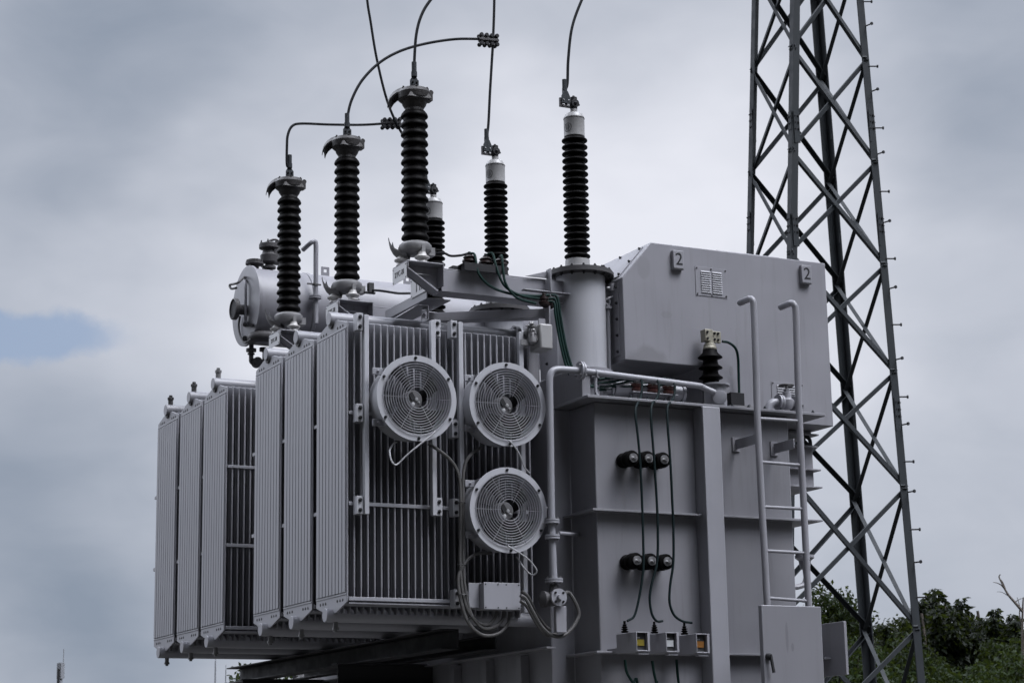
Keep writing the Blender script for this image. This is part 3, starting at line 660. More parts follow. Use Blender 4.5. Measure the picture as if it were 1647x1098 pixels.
# relief valve on top
q = at(433, 420, Y=CY); vx = q.x; rv = MB(); z0 = CZ+CRD-.03
rv.lathe((vx, CY, z0), UP, [(.03, 0), (.03, .03), (.055, .032), (.055, .05), (.03, .052), (.035, .075), (.07, .085), (.075, .14), (.06, .16), (.05, .20), (.085, .202), (.085, .235), (.075, .24), (.05, .25), (.02, .265)], 22)
rv.box((vx+.02, CY-.06, z0+.08), (vx+.12, CY+.05, z0+.20)); rv.tube([(vx-.02, CY-.02, z0+.255), (vx+.04, CY-.03, z0+.275), (vx+.1, CY-.02, z0+.25)], .010, 6)
for a in range(0, 360, 60): rv.bolt((vx+.07*math.cos(R(a)), CY+.07*math.sin(R(a)), z0+.235), UP, .010, .02)
rv.build('relief_valve', M_METAL, cv)
# breather pipe up the front of the shell
yb = CY-CRD-.04
b = MB(); b.tube([at(487, 402, Y=CY-.30), at(499, 391, Y=yb), at(505.5, 388, Y=yb), at(508, 394, Y=yb), at(508, 420, Y=yb), at(508, 470, Y=yb), at(508, 520, Y=yb)], .020, 12, 5); bo = b.build('breather_pipe', M_PAINT, cv)
b = MB(); q = at(507, 478, Y=yb); b.cyl(q-UP*.012, q-UP*.002, .05, 18).cyl(q+UP*.002, q+UP*.012, .05, 18); b.build('pipe_flange', M_PAINT, bo)
b = MB(); q = at(505, 457, Y=yb-.02); b.bar(q-XA*.06, q+XA*.06, .01, .012).bolt(q, -YB, .014, .015); b.build('pipe_clamp', M_METAL, bo)
# sump pipe and valve under the flanged end
b = MB(); q0 = at(408, 545, Y=CY-.1); 
b.tube([at(404, 546, Y=CY-.05), at(412, 541, Y=CY-.2), at(440, 541, Y=CY-.25), at(470, 546, Y=CY-.25)], .045, 14, 4); b.build('sump_pipe', M_METAL, cv)
b = MB(); b.tube([at(404.5, 550, Y=CY), at(404, 575, Y=CY), at(405, 582, Y=CY), at(412, 584, Y=CY), at(440, 582, Y=CY)], .019, 10, 4); q = at(404, 563, Y=CY); b.cyl(q-UP*.012, q+UP*.012, .042, 14).cyl(q-UP*.036, q-UP*.026, .03, 12)
q = at(413, 583, Y=CY); b.lathe(q+Vector((0, -.03, 0)), YB, [(.03, -.01), (.043, 0), (.043, .05), (.03, .06)], 16); q = at(425, 562, Y=CY); b.cyl(q-UP*.014, q+UP*.014, .04, 14).tube([q, q-UP*.12], .016, 8, 1); b.build('drain_valve', M_METAL, cv)
for x in (6.55, 7.85):
    b = MB(); b.box((x-.06, CY-.25, LZ), (x+.06, CY+.25, CZ-CRD+.06)); b.build('saddle', M_PAINT, cv, bev=.004)

# ================================================================== cable box
BX0, BX1, BY, BZ0, BZ1 = 6.957, 8.686, 11.87, 4.135, 5.352
s1 = (at(1042, 590, Y=BY), )
M_BOX = mat('cable_box_paint', GREY, 0.45, var=.08, scale=2.0, streak=.30, bump=.03, warp=.15, dirt=(.11, .107, .11),
            stains=[(tuple(at(1043, 594, Y=BY)-Vector((7.8, 11.87, 4.48))), (.20, .3, .17), .55, (.115, .112, .12)), (tuple(at(1072, 506, Y=BY)-Vector((7.8, 11.87, 4.48))), (.05, .2, .03), .25, (.13, .128, .135)), (tuple(at(1035, 430, Y=BY)-Vector((7.8, 11.87, 4.48))), (.06, .2, .09), .25, (.13, .128, .135)), (tuple(at(1176, 596, Y=BY)-Vector((7.8, 11.87, 4.48))), (.02, .2, .04), .35, (.13, .128, .135))])
bx = thing('cable_box', 'large grey cable box with a chamfered shoulder and two pads marked 2', 'cable box', (7.8, 11.87, 4.48))
XS = 7.58
b = MB(); b.bev = .006
pts = [(BX0, 4.489), (XS, 4.489), (XS, BZ0), (BX1, BZ0), (BX1, BZ1), (7.197, BZ1), (BX0, 5.074)]
b.prism([(x, BY, z) for x, z in pts], (0, 1.25, 0)).build('box_shell', M_BOX, bx)
b = MB(); b.box((7.60, 11.95, BZ1+.002), (8.45, 12.9, BZ1+.03)); 
b = MB(); q0, q1 = at(1142, 402, Y=12.15), at(1247, 414, Y=12.15)
b.prism([(q0.x-.06, 12.10, BZ1), (q1.x, 12.10, BZ1), (q1.x, 12.10, BZ1+.075), (q0.x+.02, 12.10, BZ1+.075)], (0, .7, 0)); b.build('roof_hatch', M_BOX, bx, bev=.004)
# bolted covers on the side and on the chamfer
b = MB(); b.bev = .001; b.box((BX0-.006, BY+.055, 4.53), (BX0-.0005, BY+1.15, 5.05)); co = b.build('side_cover', M_BOX, bx)
b = MB()
for y in (BY+.075, BY+.4, BY+.75, BY+1.12):
    for i in range(5): b.bolt((BX0-.006, y, 4.56+i*.115), -XA, .011, .010)
b.each('cover_bolt', M_DARK, co)
a0, a1 = Vector((BX0, 0, 5.074)), Vector((7.197, 0, BZ1)); sl = (a1-a0).normalized(); nr = Vector((-sl.z, 0, sl.x))
pts = [a0+sl*.03+nr*.0005, a0+sl*((a1-a0).length-.03)+nr*.0005]
b = MB(); b.prism([pts[0]+YB*(BY+.07), pts[1]+YB*(BY+.07), pts[1]+YB*(BY+1.15), pts[0]+YB*(BY+1.15)], nr*.007); co = b.build('sloping_cover', M_BOX, bx)
b = MB()
for y in (BY+.09, BY+.36, BY+.62, BY+.88, BY+1.13):
    for i in range(3): b.bolt(pts[0]+sl*(.02+i*((pts[1]-pts[0]).length-.04)/2)+nr*.007+YB*y, nr, .011, .010)
b.tube([pts[1]-sl*.17+nr*.005+YB*(BY+.62), pts[1]-sl*.15+nr*.045+YB*(BY+.62), pts[1]-sl*.08+nr*.045+YB*(BY+.62), pts[1]-sl*.06+nr*.005+YB*(BY+.62)], .007, 6)
b.each('cover_bolt', M_DARK, co)
def louvre(p, q, n, name='louvre_panel'):
    """a vent panel on the front of the box between pixels p (top left) and q (bottom right)"""
    a, c = at(*p, Y=BY), at(*q, Y=BY); b = MB(); b.box((a.x, BY-.004, c.z), (c.x, BY-.0005, a.z)); o = b.build(name, M_BOX, bx, bev=.001)
    wd, ht = c.x-a.x, a.z-c.z; b = MB(); d = MB()
    for k in (0, 1):
        x0 = a.x+wd*(.17+.36*k); x1 = x0+wd*.30
        for i in range(n):
            z = c.z+ht*(.10+.78*(i+.5)/n); h = ht*.78/n
            b.add([(x0, BY-.004, z+h*.42), (x1, BY-.004, z+h*.42), (x1, BY-.011, z-h*.28), (x0, BY-.011, z-h*.28), (x0, BY-.004, z+h*.34), (x1, BY-.004, z+h*.34), (x1, BY-.009, z-h*.33), (x0, BY-.009, z-h*.33)],
                  [(0, 3, 2, 1), (4, 5, 6, 7), (3, 7, 6, 2), (0, 4, 7, 3), (1, 2, 6, 5), (0, 1, 5, 4)])
            d.add([(x0+.002, BY-.0048, z-h*.52), (x1-.002, BY-.0048, z-h*.52), (x1-.002, BY-.0048, z-h*.18), (x0+.002, BY-.0048, z-h*.18)], [(0, 1, 2, 3)])
    b.build('louvre_slats', M_BOX, o); d.build('vent_openings', M_INK, o)
    b = MB()
    for x in (a.x+.012, (a.x+c.x)/2, c.x-.012):
        for z in (a.z-.012, c.z+.012): b.bolt((x, BY-.004, z), -YB, .006, .005)
    b.each('panel_screw', M_METAL, o)
louvre((1117.5, 428), (1170, 480), 10); louvre((1240, 613), (1293, 655), 8)
for px, py in ((1091, 417.5), (1297, 441)):
    c = at(px, py, Y=BY-.03); t = MB(); t.bev = .004; t.box((c.x-.043, BY-.034, c.z-.072), (c.x+.043, BY-.0005, c.z+.066)); o = t.build('number_pad', M_BOX, bx)
    text('2', .125, (c.x+.004, BY-.0345, c.z+.0), XA, UP, o, 'numeral', M_DARK)  # dark figure stands in for the shadow on a raised grey one
    MB().box((c.x-.042, BY-.0355, c.z-.070), (c.x+.036, BY-.0345, c.z-.062)).build('pad_line', M_INK, o)

# ================================================================== low voltage bushing on its pot
pc = at(1152.5, 650, Y=11.75); pz = at(1152, 618, Y=11.75).z
pt = thing('bushing_pot', 'short grey cylinder on the lid edge that the white oil pipe enters', 'bushing pot', (pc.x, 11.76, LZ))
MB().lathe((pc.x, 11.76, LZ), UP, [(.085, 0), (.085, .012), (.079, .0125), (.079, pz-LZ-.013), (.100, pz-LZ-.012), (.100, pz-LZ), (.05, pz-LZ+.003)], 36).build('pot_wall', M_FIN, pt)
MB().lathe((pc.x-.020, 11.679, 4.235), (-.5, -1, -.05), [(.050, -.02), (.050, .012), (.045, .014)], 24).build('pipe_flange', M_FIN, pt)
lx = at(1142, 570, Y=11.78).x; zz = lambda y: at(1142, y, Y=11.78).z-pz
lb = thing('low_voltage_bushing', 'dark bushing with three wide sheds and a bronze clamp in front of the cable box', 'bushing', (lx, 11.78, pz))
b = MB(); o = (lx, 11.78, pz)
b.lathe(o, UP, [(.058, 0), (.056, zz(611)), (.084, zz(608.5)), (.083, zz(607)), (.055, zz(602)), (.052, zz(595)), (.084, zz(592.5)), (.083, zz(591)), (.054, zz(586)), (.051, zz(578.5)), (.087, zz(575.5)), (.085, zz(574)), (.055, zz(568)), (.048, zz(562))], 40).build('shed_stack', M_BLACK, lb)
MB().lathe(o, UP, [(.048, zz(563)), (.050, zz(560)), (.044, zz(558)), (.044, zz(555)), (.032, zz(553)), (.030, zz(548))], 28).build('bushing_neck', M_BEIGE, lb)
b = MB(); b.bev = .004; b.box((lx-.052, 11.75, zz(550)+pz), (lx+.012, 11.815, zz(531)+pz)).box((lx+.0125, 11.765, zz(551)+pz), (lx+.088, 11.785, zz(532.5)+pz)); t = b.build('terminal_clamp', M_BEIGE, lb)
b = MB()
for x in (-.035, .033, .062):
    for z in (536, 546): b.bolt((lx+x, 11.75 if x < 0 else 11.765, zz(z)+pz), -YB, .009, .010)
b.each('clamp_bolt', M_DARK, t)
solo(MB().tube([at(1162, 549, Y=11.76), at(1172, 551, Y=11.76), at(1183, 560, Y=11.77), at(1187, 575, Y=11.80), at(1188, 600, Y=11.82), at(1189, 640, Y=11.82)], .0095, 8), 'earth_lead', M_GREEN, 'green cable hanging from the bronze clamp down to the lid', 'cable')
b = MB(); b.bev = .002; a, c = at(1173, 631, Y=11.80), at(1195, 644, Y=11.80); b.box((a.x, 11.78, LZ), (c.x, 11.86, a.z)); solo(b, 'lead_block', M_DARK, 'small dark block on the lid where the hanging green cable ends', 'block')
b = MB(); a, c = at(1172, 644, Y=11.66), at(1213, 651, Y=11.66); b.box((a.x, 11.64, LZ+.006), (c.x, 11.70, LZ+.018)).box((a.x+.02, 11.645, LZ), (a.x+.05, 11.695, LZ+.006)).box((c.x-.05, 11.645, LZ), (c.x-.02, 11.695, LZ+.006)).bolt((c.x-.03, 11.67, LZ+.018), UP, .014, .012)
solo(b, 'lid_strap', M_CAST, 'flat metal strap bolted on the lid between the pot and the ladder', 'strap')

# ================================================================== oil pipe along the lid
YP = 11.70
op = thing('oil_pipe', 'white painted pipe rising beside the fans and turning along the lid edge', 'pipe', (at(887, 830, Y=YP).x, YP, 3.0))
pp = [(891, 935), (889.5, 900), (887.3, 835), (885.5, 720), (884.3, 640), (884, 612), (885.5, 602), (889, 596.5), (897, 594), (912, 594.5), (935, 596)]
MB().tube([at(x, y, Y=YP) for x, y in pp], .0235, 16, 4).build('pipe_run', M_FIN, op)
b = MB(); b.tube([at(935, 596, Y=YP), at(1040, 609.5, Y=YP), at(1118, 619.5, Y=YP), at(1127, 621, Y=YP), at(1133, 624, Y=YP-.0), at(1150, 631.5, Y=YP-.02)], .0215, 16, 4); b.build('pipe_run', M_FIN, op)
def flange(p, ax, r=.045, parent=op):
    b = MB(); a = Vector(ax).normalized(); p = Vector(p); b.cyl(p-a*.014, p-a*.002, r, 22).cyl(p+a*.002, p+a*.014, r, 22); o = b.build('pipe_flange', M_FIN, parent); b = MB(); x, y, _ = frame(a)
    for k in range(4):
        e = x*math.cos(R(90*k+45))+y*math.sin(R(90*k+45)); b.bolt(p+e*r*.75+a*.014, a, .008, .010).bolt(p+e*r*.75-a*.014, -a, .008, .010)
    b.each('flange_bolt', M_CAST, o)
flange(at(934, 596, Y=YP), XA+UP*-.02, .062); flange(at(887.6, 838, Y=YP), UP, .050); flange(at(888.3, 863, Y=YP), UP, .050); flange(at(891, 933, Y=YP), UP, .058)
MB().tube([at(899, 857, Y=YP), at(925, 859, Y=11.9), at(943, 862, Y=12.05)], .012, 8, 2).build('stay_rod', M_FIN, op)
b = MB(); q = at(957.5, 601, Y=YP); b.tube([q, Vector((q.x, YP, LZ))], .011, 10, 1).lathe((q.x, YP, LZ), UP, [(.02, 0), (.02, .025), (.012, .035)], 12); b.ring(q+UP*.0, XA, .026, .006, 20, 6); b.bolt(q-UP*.02, XA, .014, .02).bolt(q-UP*.02, -XA, .014, .02); b.build('pipe_support', M_FIN, op)
vl = thing('drain_valve', 'round flanged valve at the foot of the white pipe with a hose on it', 'valve', at(897, 960, Y=11.64))
q = at(897.5, 960, Y=11.64); b = MB(); b.lathe(q, -YB, [(.056, 0), (.056, .018), (.02, .019), (.018, .045)], 28); vo = b.build('valve_face', M_FIN, vl)
b = MB()
for k in range(4):
    e = Vector((math.cos(R(45+90*k)), 0, math.sin(R(45+90*k)))); b.bolt(q+e*.04-YB*.018, -YB, .008, .010)
b.each('face_bolt', M_DARK, vo)
b = MB(); b.cyl(q+YB*.0, q+YB*.12, .05, 20).cyl(q+Vector((-.01, .05, 0)), at(891, 940, Y=YP), .03, 14); b.lathe(q+Vector((-.05, .06, -.01)), -XA, [(.05, 0), (.055, .03), (.02, .05)], 18); b.build('valve_body', M_METAL, vl)
a, c = at(893.5, 974, Y=11.66), at(911.5, 1017, Y=11.66)
b = MB(); b.bev = .004; b.box((a.x, 11.655, c.z), (c.x, 11.69, a.z)); solo(b, 'thermometer_case', M_PAINT, 'narrow upright grey case hanging under the round valve', 'case')

# horizontal relay body with three red brown insulators on the lid
rl = thing('relay_cylinder', 'grey horizontal cylinder with a bolted end disc lying on the lid behind the pipe', 'relay', (at(1040, 630, Y=11.80).x, 11.80, LZ))
za = at(1095, 632, Y=11.80); b = MB(); x0 = at(985, 630, Y=11.8).x
b.cyl((x0, 11.80, za.z-.005), (za.x-.012, 11.80, za.z-.005), .058, 24).cyl((x0-.06, 11.8, za.z-.02), (x0, 11.8, za.z-.02), .03, 14).cyl((x0-.02, 11.8, za.z-.02), (x0-.005, 11.8, za.z-.02), .045, 16).build('relay_body', M_FIN, rl)
b = MB(); b.lathe((za.x-.012, 11.8, za.z-.005), XA, [(.068, 0), (.068, .02)], 32).build('end_disc', M_FIN, rl)
b = MB()
for k in range(8): b.bolt((za.x+.008, 11.8+.056*math.cos(R(45*k)), za.z-.005+.056*math.sin(R(45*k))), XA, .007, .008)
b.each('disc_bolt', M_DARK, rl)
b = MB(); a, c = at(1013, 620, Y=11.74), at(1086, 634, Y=11.74); zt = at(1050, 632, Y=11.72).z
b.bev = .002; b.box((a.x, 11.70, zt-.008), (c.x, 11.80, zt)).box((a.x+.02, 11.73, LZ), (a.x+.05, 11.78, zt-.008)).box((c.x-.05, 11.73, LZ), (c.x-.02, 11.78, zt-.008)); solo(b, 'insulator_shelf', M_PAINT, 'small shelf over the lid that holds three red brown insulators', 'shelf')
for i, px in enumerate((1024, 1049, 1074)):
    x = at(px, 622, Y=11.75).x; t = thing('pin_insulator', ['red brown insulator on the lid shelf, nearest the big turret', 'red brown insulator in the middle of the lid shelf', 'red brown insulator on the lid shelf, nearest the bolted disc'][i], 'insulator', (x, 11.75, zt), 'red brown insulators on the lid shelf')
    MB().lathe((x, 11.75, zt), UP, [(.03, 0), (.042, .01), (.046, .024), (.034, .032), (.044, .042), (.046, .056), (.034, .064)], 22).build('insulator_body', M_RED, t)
    b = MB(); b.lathe((x, 11.75, zt), UP, [(.026, .064), (.026, .072), (.012, .074), (.012, .092)], 14).build('metal_cap', M_CAST, t)
for i in range(9):
    y0 = random.uniform(607, 632); y1 = random.uniform(606, 620); x0 = random.uniform(952, 972); x1 = random.choice((1019, 1043, 1070))
    solo(MB().tube([at(x0, y0, Y=11.80-.01*(i % 4)), at((x0+x1)/2-10, y0-3+random.uniform(-3, 4), Y=11.72+.008*i), at(x1, y1-1, Y=11.75)], .0065, 6, 5), 'lid_cable', M_GREEN, 'green cable in the tangle on the lid under the white pipe', 'cable', 'tangled green cables on the lid')

# ================================================================== insulators, down leads and counters on the tank front
YI = 11.545
LI = [['upper left insulator on the tank front', 'upper middle insulator on the tank front', 'upper right insulator on the tank front'], ['lower left insulator on the tank front', 'lower middle insulator on the tank front', 'lower right insulator on the tank front']]
HP = [[(1021, 735), (1046, 736), (1071, 738)], [(1027, 900), (1051, 901), (1076, 902)]]
pi0 = None
for r_ in (0, 1):
    for k in (0, 1, 2):
        h = at(*HP[r_][k], Y=YI); loc = (h.x, WY, h.z); lab = ['upper', 'lower'][r_]+' row black insulator on the tank front, '+['nearest the fans', 'in the middle', 'nearest the wall post'][k]
        if pi0 is None:
            pi0 = thing('post_insulator', lab, 'insulator', loc, 'black insulators on the tank front'); o = Vector(loc)
            MB().lathe(o+YB*.045, -YB, [(.036, -.061), (.036, .02), (.042, .03), (.050, .05), (.052, .062), (.040, .07), (.040, .10), (.052, .11), (.054, .13), (.042, .138), (.042, .152), (.054, .16), (.052, .182), (.036, .188)], 28).build('insulator_body', M_BLACK, pi0)
            ca = MB().lathe(o+YB*.045, -YB, [(.030, .188), (.030, .200), (.010, .201), (.010, .214)], 20).build('metal_cap', M_CAST, pi0)
            b = MB(); b.box(o+YB*.045+Vector((-.02, -.206, -.007)), o+YB*.045+Vector((.02, -.2015, .007))).bolt(o+YB*.045+Vector((-.012, -.206, 0)), -YB, .006, .006).bolt(o+YB*.045+Vector((.013, -.206, 0)), -YB, .006, .006); b.build('cable_clip', M_PLATE, ca)
        else: dup(pi0, loc, lab)
W3 = [[(1022, 648), (1023, 672), (1026, 702), (1029, 736), (1032, 790), (1034, 850), (1035, 902), (1033, 930), (1027, 965), (1020, 990), (1009, 998)],
      [(1047, 650), (1049, 690), (1052, 738), (1056, 800), (1058, 850), (1057, 902), (1049, 935), (1045, 960), (1048, 985), (1056, 998), (1066, 998)],
      [(1073, 652), (1075, 690), (1078, 740), (1081, 800), (1083, 850), (1083, 903), (1078, 940), (1077, 968), (1084, 988), (1097, 998), (1113, 1001)]]
G3 = [[(1019, 608), (1027, 606), (1032, 613), (1032, 628), (1030, 640)], [(1043, 607), (1052, 607), (1058, 614), (1060, 628), (1056, 641)], [(1068, 609), (1078, 610), (1085, 620), (1085, 632), (1081, 644)]]
for k in range(3):
    pts = [at(x, y, Y=11.72-.02*i) for i, (x, y) in enumerate(G3[k])]+[at(W3[k][0][0], 660, Y=11.55)]+[at(x, y, Y=YI-.017) for i, (x, y) in enumerate(W3[k]) if i > 1]
    nd = pts[-1]
    solo(MB().tube(pts, .0085, 8, 5), 'down_lead', M_TEAL, 'dark green cable down the tank front '+['to the box with the yellow window', 'to the box with the white window', 'to the box with the orange window'][k], 'cable', 'cables down the tank front')
CP = [(998, 1023, 1046, 1015, 1047), (1048, 1071, 1093, 1016, 1048.5), (1096, 1119.5, 1142, 1018, 1050)]
dm = [M_YEL, M_WHI, M_ORA]
for k, (xl, xm, xr, yt, yb_) in enumerate(CP):
    Y = 11.30; a, c = at(xm, yt, Y=Y), at(xr, yb_, Y=Y); dp = 11.555
    t = thing('surge_counter', 'small grey counter box with a '+['yellow', 'white', 'orange'][k]+' window on the tank front', 'counter', ((a.x+c.x)/2, dp, c.z), 'surge counters on the tank front')
    wd, ht = c.x-a.x, a.z-c.z; e = .006
    b = MB(); b.bev = .002
    b.box((a.x, Y+.03, c.z), (c.x, dp, a.z))
    b.box((a.x, Y, c.z), (a.x+e, Y+.0295, a.z)).box((c.x-e*3, Y, c.z), (c.x, Y+.0295, a.z)).box((a.x+e, Y, a.z-e), (c.x-e*3, Y+.0295, a.z)).box((a.x+e, Y, c.z), (c.x-e*3, Y+.0295, c.z+e*1.5)).build('counter_case', M_PAINT, t)
    MB().box((a.x+e, Y+.028, c.z+e*1.5), (c.x-e*3, Y+.0298, a.z-e)).build('window', M_INK, t)
    w_ = MB(); w_.box((a.x+wd*.12, Y+.022, c.z+ht*.30), (a.x+wd*.70, Y+.0275, c.z+ht*.62)).build('display', dm[k], t)
    MB().box((a.x+wd*.14, Y+.022, c.z+ht*.68), (a.x+wd*.40, Y+.0275, c.z+ht*.74)).build('makers_strip', M_CAST, t)
    MB().box((a.x+.02, Y+.01, c.z-.018), (c.x-.005, Y+.05, c.z-.0005)).build('mounting_foot', M_PAINT, t)
    MB().box((a.x+.02, dp+.0003, c.z+.01), (a.x+.07, WY-.001, c.z+.04)).build('wall_arm', M_PAINT, t)
    p = Vector((a.x-.025, Y+.10, a.z)); MB().lathe(p, UP, [(.02, 0), (.026, .008), (.012, .014), (.025, .022), (.012, .029), (.022, .036), (.010, .043), (.016, .05), (.008, .056), (.008, .075)], 16).build('terminal_insulator', M_BLACK, t)
for k, pts in enumerate(([(1005, 1060), (1008, 1080), (1018, 1098), (1026, 1115)], [(1049, 1062), (1052, 1082), (1056, 1100), (1057, 1120)], [(1088, 1060), (1090, 1085), (1092, 1105), (1092, 1125)])):
    solo(MB().tube([at(x, y, Y=11.60) for x, y in pts]+[at(pts[-1][0]+4, 1400, Y=11.60)], .009, 8), 'earth_lead', M_GREEN, 'green cable hanging below the counter box with the '+['yellow', 'white', 'orange'][k]+' window', 'cable', 'green cables below the counters')

# ================================================================== ladder
YL = 11.44
ld = thing('ladder', 'grey pipe ladder with hooked tops leaning against the tank end', 'ladder', (at(1255, 968, Y=YL).x, YL, 2.4))
for pts, hk in (([(1212.5, 500), (1216, 600), (1218.5, 680), (1224, 790), (1229, 880), (1234, 972), (1240, 1080)], [(1190, 487), (1200, 482.5), (1206.5, 480.5), (1210.5, 484)]), ([(1280, 506), (1283, 600), (1286, 680), (1291.5, 790), (1296, 880), (1300.5, 972), (1306, 1080)], [(1255.5, 494), (1266, 489.5), (1273, 487.5), (1277.5, 491)])):
    top = at(*pts[0], Y=YL); x = top.x
    hp = [at(*hk[0], Y=YL+.17), at(*hk[1], Y=YL+.09), at(*hk[2], Y=YL+.025), at(*hk[3], Y=YL+.003)]
    MB().tube(hp+[at(a, b_, Y=YL) for a, b_ in pts], .0235, 14, 4).build('side_rail', M_PAINT, ld)
for (xa, ya), (xb, yb_) in (((1219, 672.5), (1286, 677)), ((1222, 742.5), (1290, 748)), ((1226, 814.5), (1293, 818)), ((1230, 885), (1297, 889)), ((1234, 961), (1300, 966))):
    MB().cyl(at(xa, ya, Y=YL), at(xb, yb_, Y=YL), .0115, 10).build('rung', M_PAINT, ld)
for px, py, xw in ((1218, 705, 0), (1280, 712, 0)):
    q = at(px, py, Y=YL); b = MB(); b.bev = .002; b.box((q.x-.006, YL+.02, q.z-.034), (q.x+.006, 11.575, q.z+.034)).box((q.x-.006, 11.575, q.z-.034), (q.x+.006, WY-.0005, q.z+.034)).box((q.x-.03, WY-.012, q.z-.05), (q.x+.03, WY-.0008, q.z+.05)); b.build('wall_bracket', M_PAINT, ld)

# ================================================================== control cabinet below the ladder
CYF = 11.10; a, c = at(1225, 972, Y=CYF), at(1320.5, 977, Y=CYF)
M_CAB = mat('cabinet_paint', (.158, .157, .172), 0.42, var=.06, scale=2.0, streak=.22, bump=.02, dirt=(.095, .092, .095), stains=[(tuple(at(1266, 1024, Y=CYF)-Vector((a.x, CYF, 1.2))), (.012, .1, .11), .5, (.09, .088, .096)), (tuple(at(1275, 1040, Y=CYF)-Vector((a.x, CYF, 1.2))), (.012, .1, .03), .5, (.09, .088, .096))])
cb = thing('cabinet_door', 'grey steel cabinet door with a lever handle standing open below the ladder', 'cabinet door', (a.x, CYF, 1.2))
MB().box((a.x, CYF+.0005, 1.22), (c.x, CYF+.045, a.z)).build('door_panel', M_CAB, cb, bev=.005)
MB().box((c.x-.16, CYF+.0455, 1.22), (c.x-.11, WY-.001, 1.30)).box((c.x-.16, CYF+.0455, 1.90), (c.x-.11, WY-.001, 1.96)).each('door_arm', M_DARK, cb)
q = at(1235.5, 1060, Y=CYF); hb = MB(); hb.lathe(q+UP*.02-YB*0, -YB, [(.022, 0), (.022, .018), (.012, .03)], 16); hb.bar(q+Vector((.002, -.028, .03)), q+Vector((.016, -.036, -.085)), .014, .016, YB); hb.build('door_handle', M_DARK, cb)
sdp = thing('steel_panel', 'dark steel panel seen edge-on at the right of the open cabinet door', 'panel', (8.16, 11.26, 2.2))
MB().box((8.15, 11.137, 2.317), (8.172, 11.62, 2.668)).build('panel_sheet', M_PAINT, sdp, bev=.003)
MB().box((8.10, 11.30, 2.43), (8.1495, 11.40, 2.442)).build('panel_latch', M_FIN, sdp)
MB().box((8.16, 11.50, 1.05), (8.1795, 11.64, 2.3165)).build('panel_post', M_DARK, sdp)

# gate valve on the lid by the ladder
gv = thing('gate_valve', 'white gate valve with a handwheel on the lid behind the ladder', 'valve', (at(1268, 655, Y=11.70).x, 11.70, LZ))
q = at(1266, 648, Y=11.70); X0 = q.x; zq = q.z
b = MB(); b.lathe((X0, 11.70, zq), UP, [(.03, -.045), (.045, -.02), (.045, .02), (.032, .035), (.030, .075), (.022, .08), (.022, .10)], 20); b.cyl((X0-.07, 11.7, zq), (X0+.07, 11.7, zq), .032, 18); b.build('valve_body', M_FIN, gv)
b = MB()
for x in (-.075, -.055, .055, .075): b.cyl((X0+x-.008, 11.7, zq), (X0+x+.008, 11.7, zq), .056, 22)
b.each('valve_flange', M_FIN, gv)
b = MB(); b.tube([(X0-.08, 11.7, zq), (X0-.12, 11.7, zq-.005), (X0-.15, 11.7, zq-.03), (X0-.17, 11.7, LZ)], .028, 14, 4); b.build('valve_pipe', M_FIN, gv)
b = MB(); b.ring((X0, 11.7, zq+.125), UP, .05, .007, 28, 6); b.cyl((X0, 11.7, zq+.09), (X0, 11.7, zq+.14), .008, 8)
for k in range(3): b.bar((X0, 11.7, zq+.125), (X0+.05*math.cos(R(120*k)), 11.7+.05*math.sin(R(120*k)), zq+.125), .01, .006)
b.build('handwheel', M_METAL, gv)

# ================================================================== junction box and hoses on the radiator front
YJ = 11.78; a, c = at(778.5, 936, Y=YJ), at(837, 980, Y=YJ)
jb = thing('junction_box', 'grey junction box with a screwed cover under the lower right fan', 'junction box', ((a.x+c.x)/2, YJ, c.z))
MB().box((a.x, YJ+.008, c.z), (c.x, YJ+.13, a.z)).build('box_body', M_PAINT, jb, bev=.003)
o = MB().box((a.x-.002, YJ, c.z-.002), (c.x+.002, YJ+.0075, a.z+.002)).build('box_cover', M_FIN, jb, bev=.002)
b = MB()
for x in (a.x+.01, (a.x+c.x)/2-.03, (a.x+c.x)/2+.03, c.x-.01):
    for z in (a.z-.010, c.z+.010): b.bolt((x, YJ, z), -YB, .005, .004)
b.each('cover_screw', M_DARK, o)
q = at(764, 958, Y=11.9); b = MB(); b.bev = .002; b.box((q.x-.05, 11.925, q.z-.03), (a.x-.02, 11.94, q.z+.03)).box((q.x+.012, 11.86, q.z-.085), (q.x+.028, 11.924, q.z+.085)).box((a.x-.075, 11.85, q.z-.08), (a.x-.0005, 11.858, q.z+.08)); b.build('mounting_bracket', M_FIN, jb)
def hose(pts, r, mt, label, cat='hose', group=None, Y=11.85):
    return solo(MB().tube([at(p[0], p[1], Y=(p[2] if len(p) > 2 else Y)) for p in pts], r, 8, 5), 'hose' if mt is M_HOSE else 'lead_wire', mt, label, cat, group)
GH = 'grey hoses on the radiator front'
H1 = hose([(690, 714, 11.9), (703, 722), (722, 737), (735, 756), (740.5, 785), (741, 850), (740, 900), (743, 945), (752, 980), (768, 1000), (785, 1004), (796, 993), (799, 982)], .011, M_HOSE, 'long grey hose from the upper left fan, hanging in the innermost loop', group=GH)
hose([(772, 720, 11.9), (757, 731), (747, 750), (744.5, 785), (745.5, 850), (745, 900), (748, 945), (757, 985), (775, 1009), (795, 1008), (808, 996), (811, 982)], .011, M_HOSE, 'long grey hose from the upper right fan, hanging in the middle loop', group=GH)
hose([(790, 889, 11.93), (770, 889), (755, 897), (744, 912), (737, 930), (741, 965), (753, 1000), (775, 1020), (800, 1019), (816, 1004), (820, 984)], .011, M_HOSE, 'grey hose from the lower right fan, hanging in the outermost loop', group=GH)
hose([(837, 957), (846, 963), (858, 985), (872, 1008), (888, 1021), (905, 1022), (920, 1010), (930, 992), (930, 980), (922, 962), (913, 952), (902, 959, 11.62)], .0125, M_HOSE, 'grey hose looping from the junction box up to the round valve', group=GH, Y=11.70)
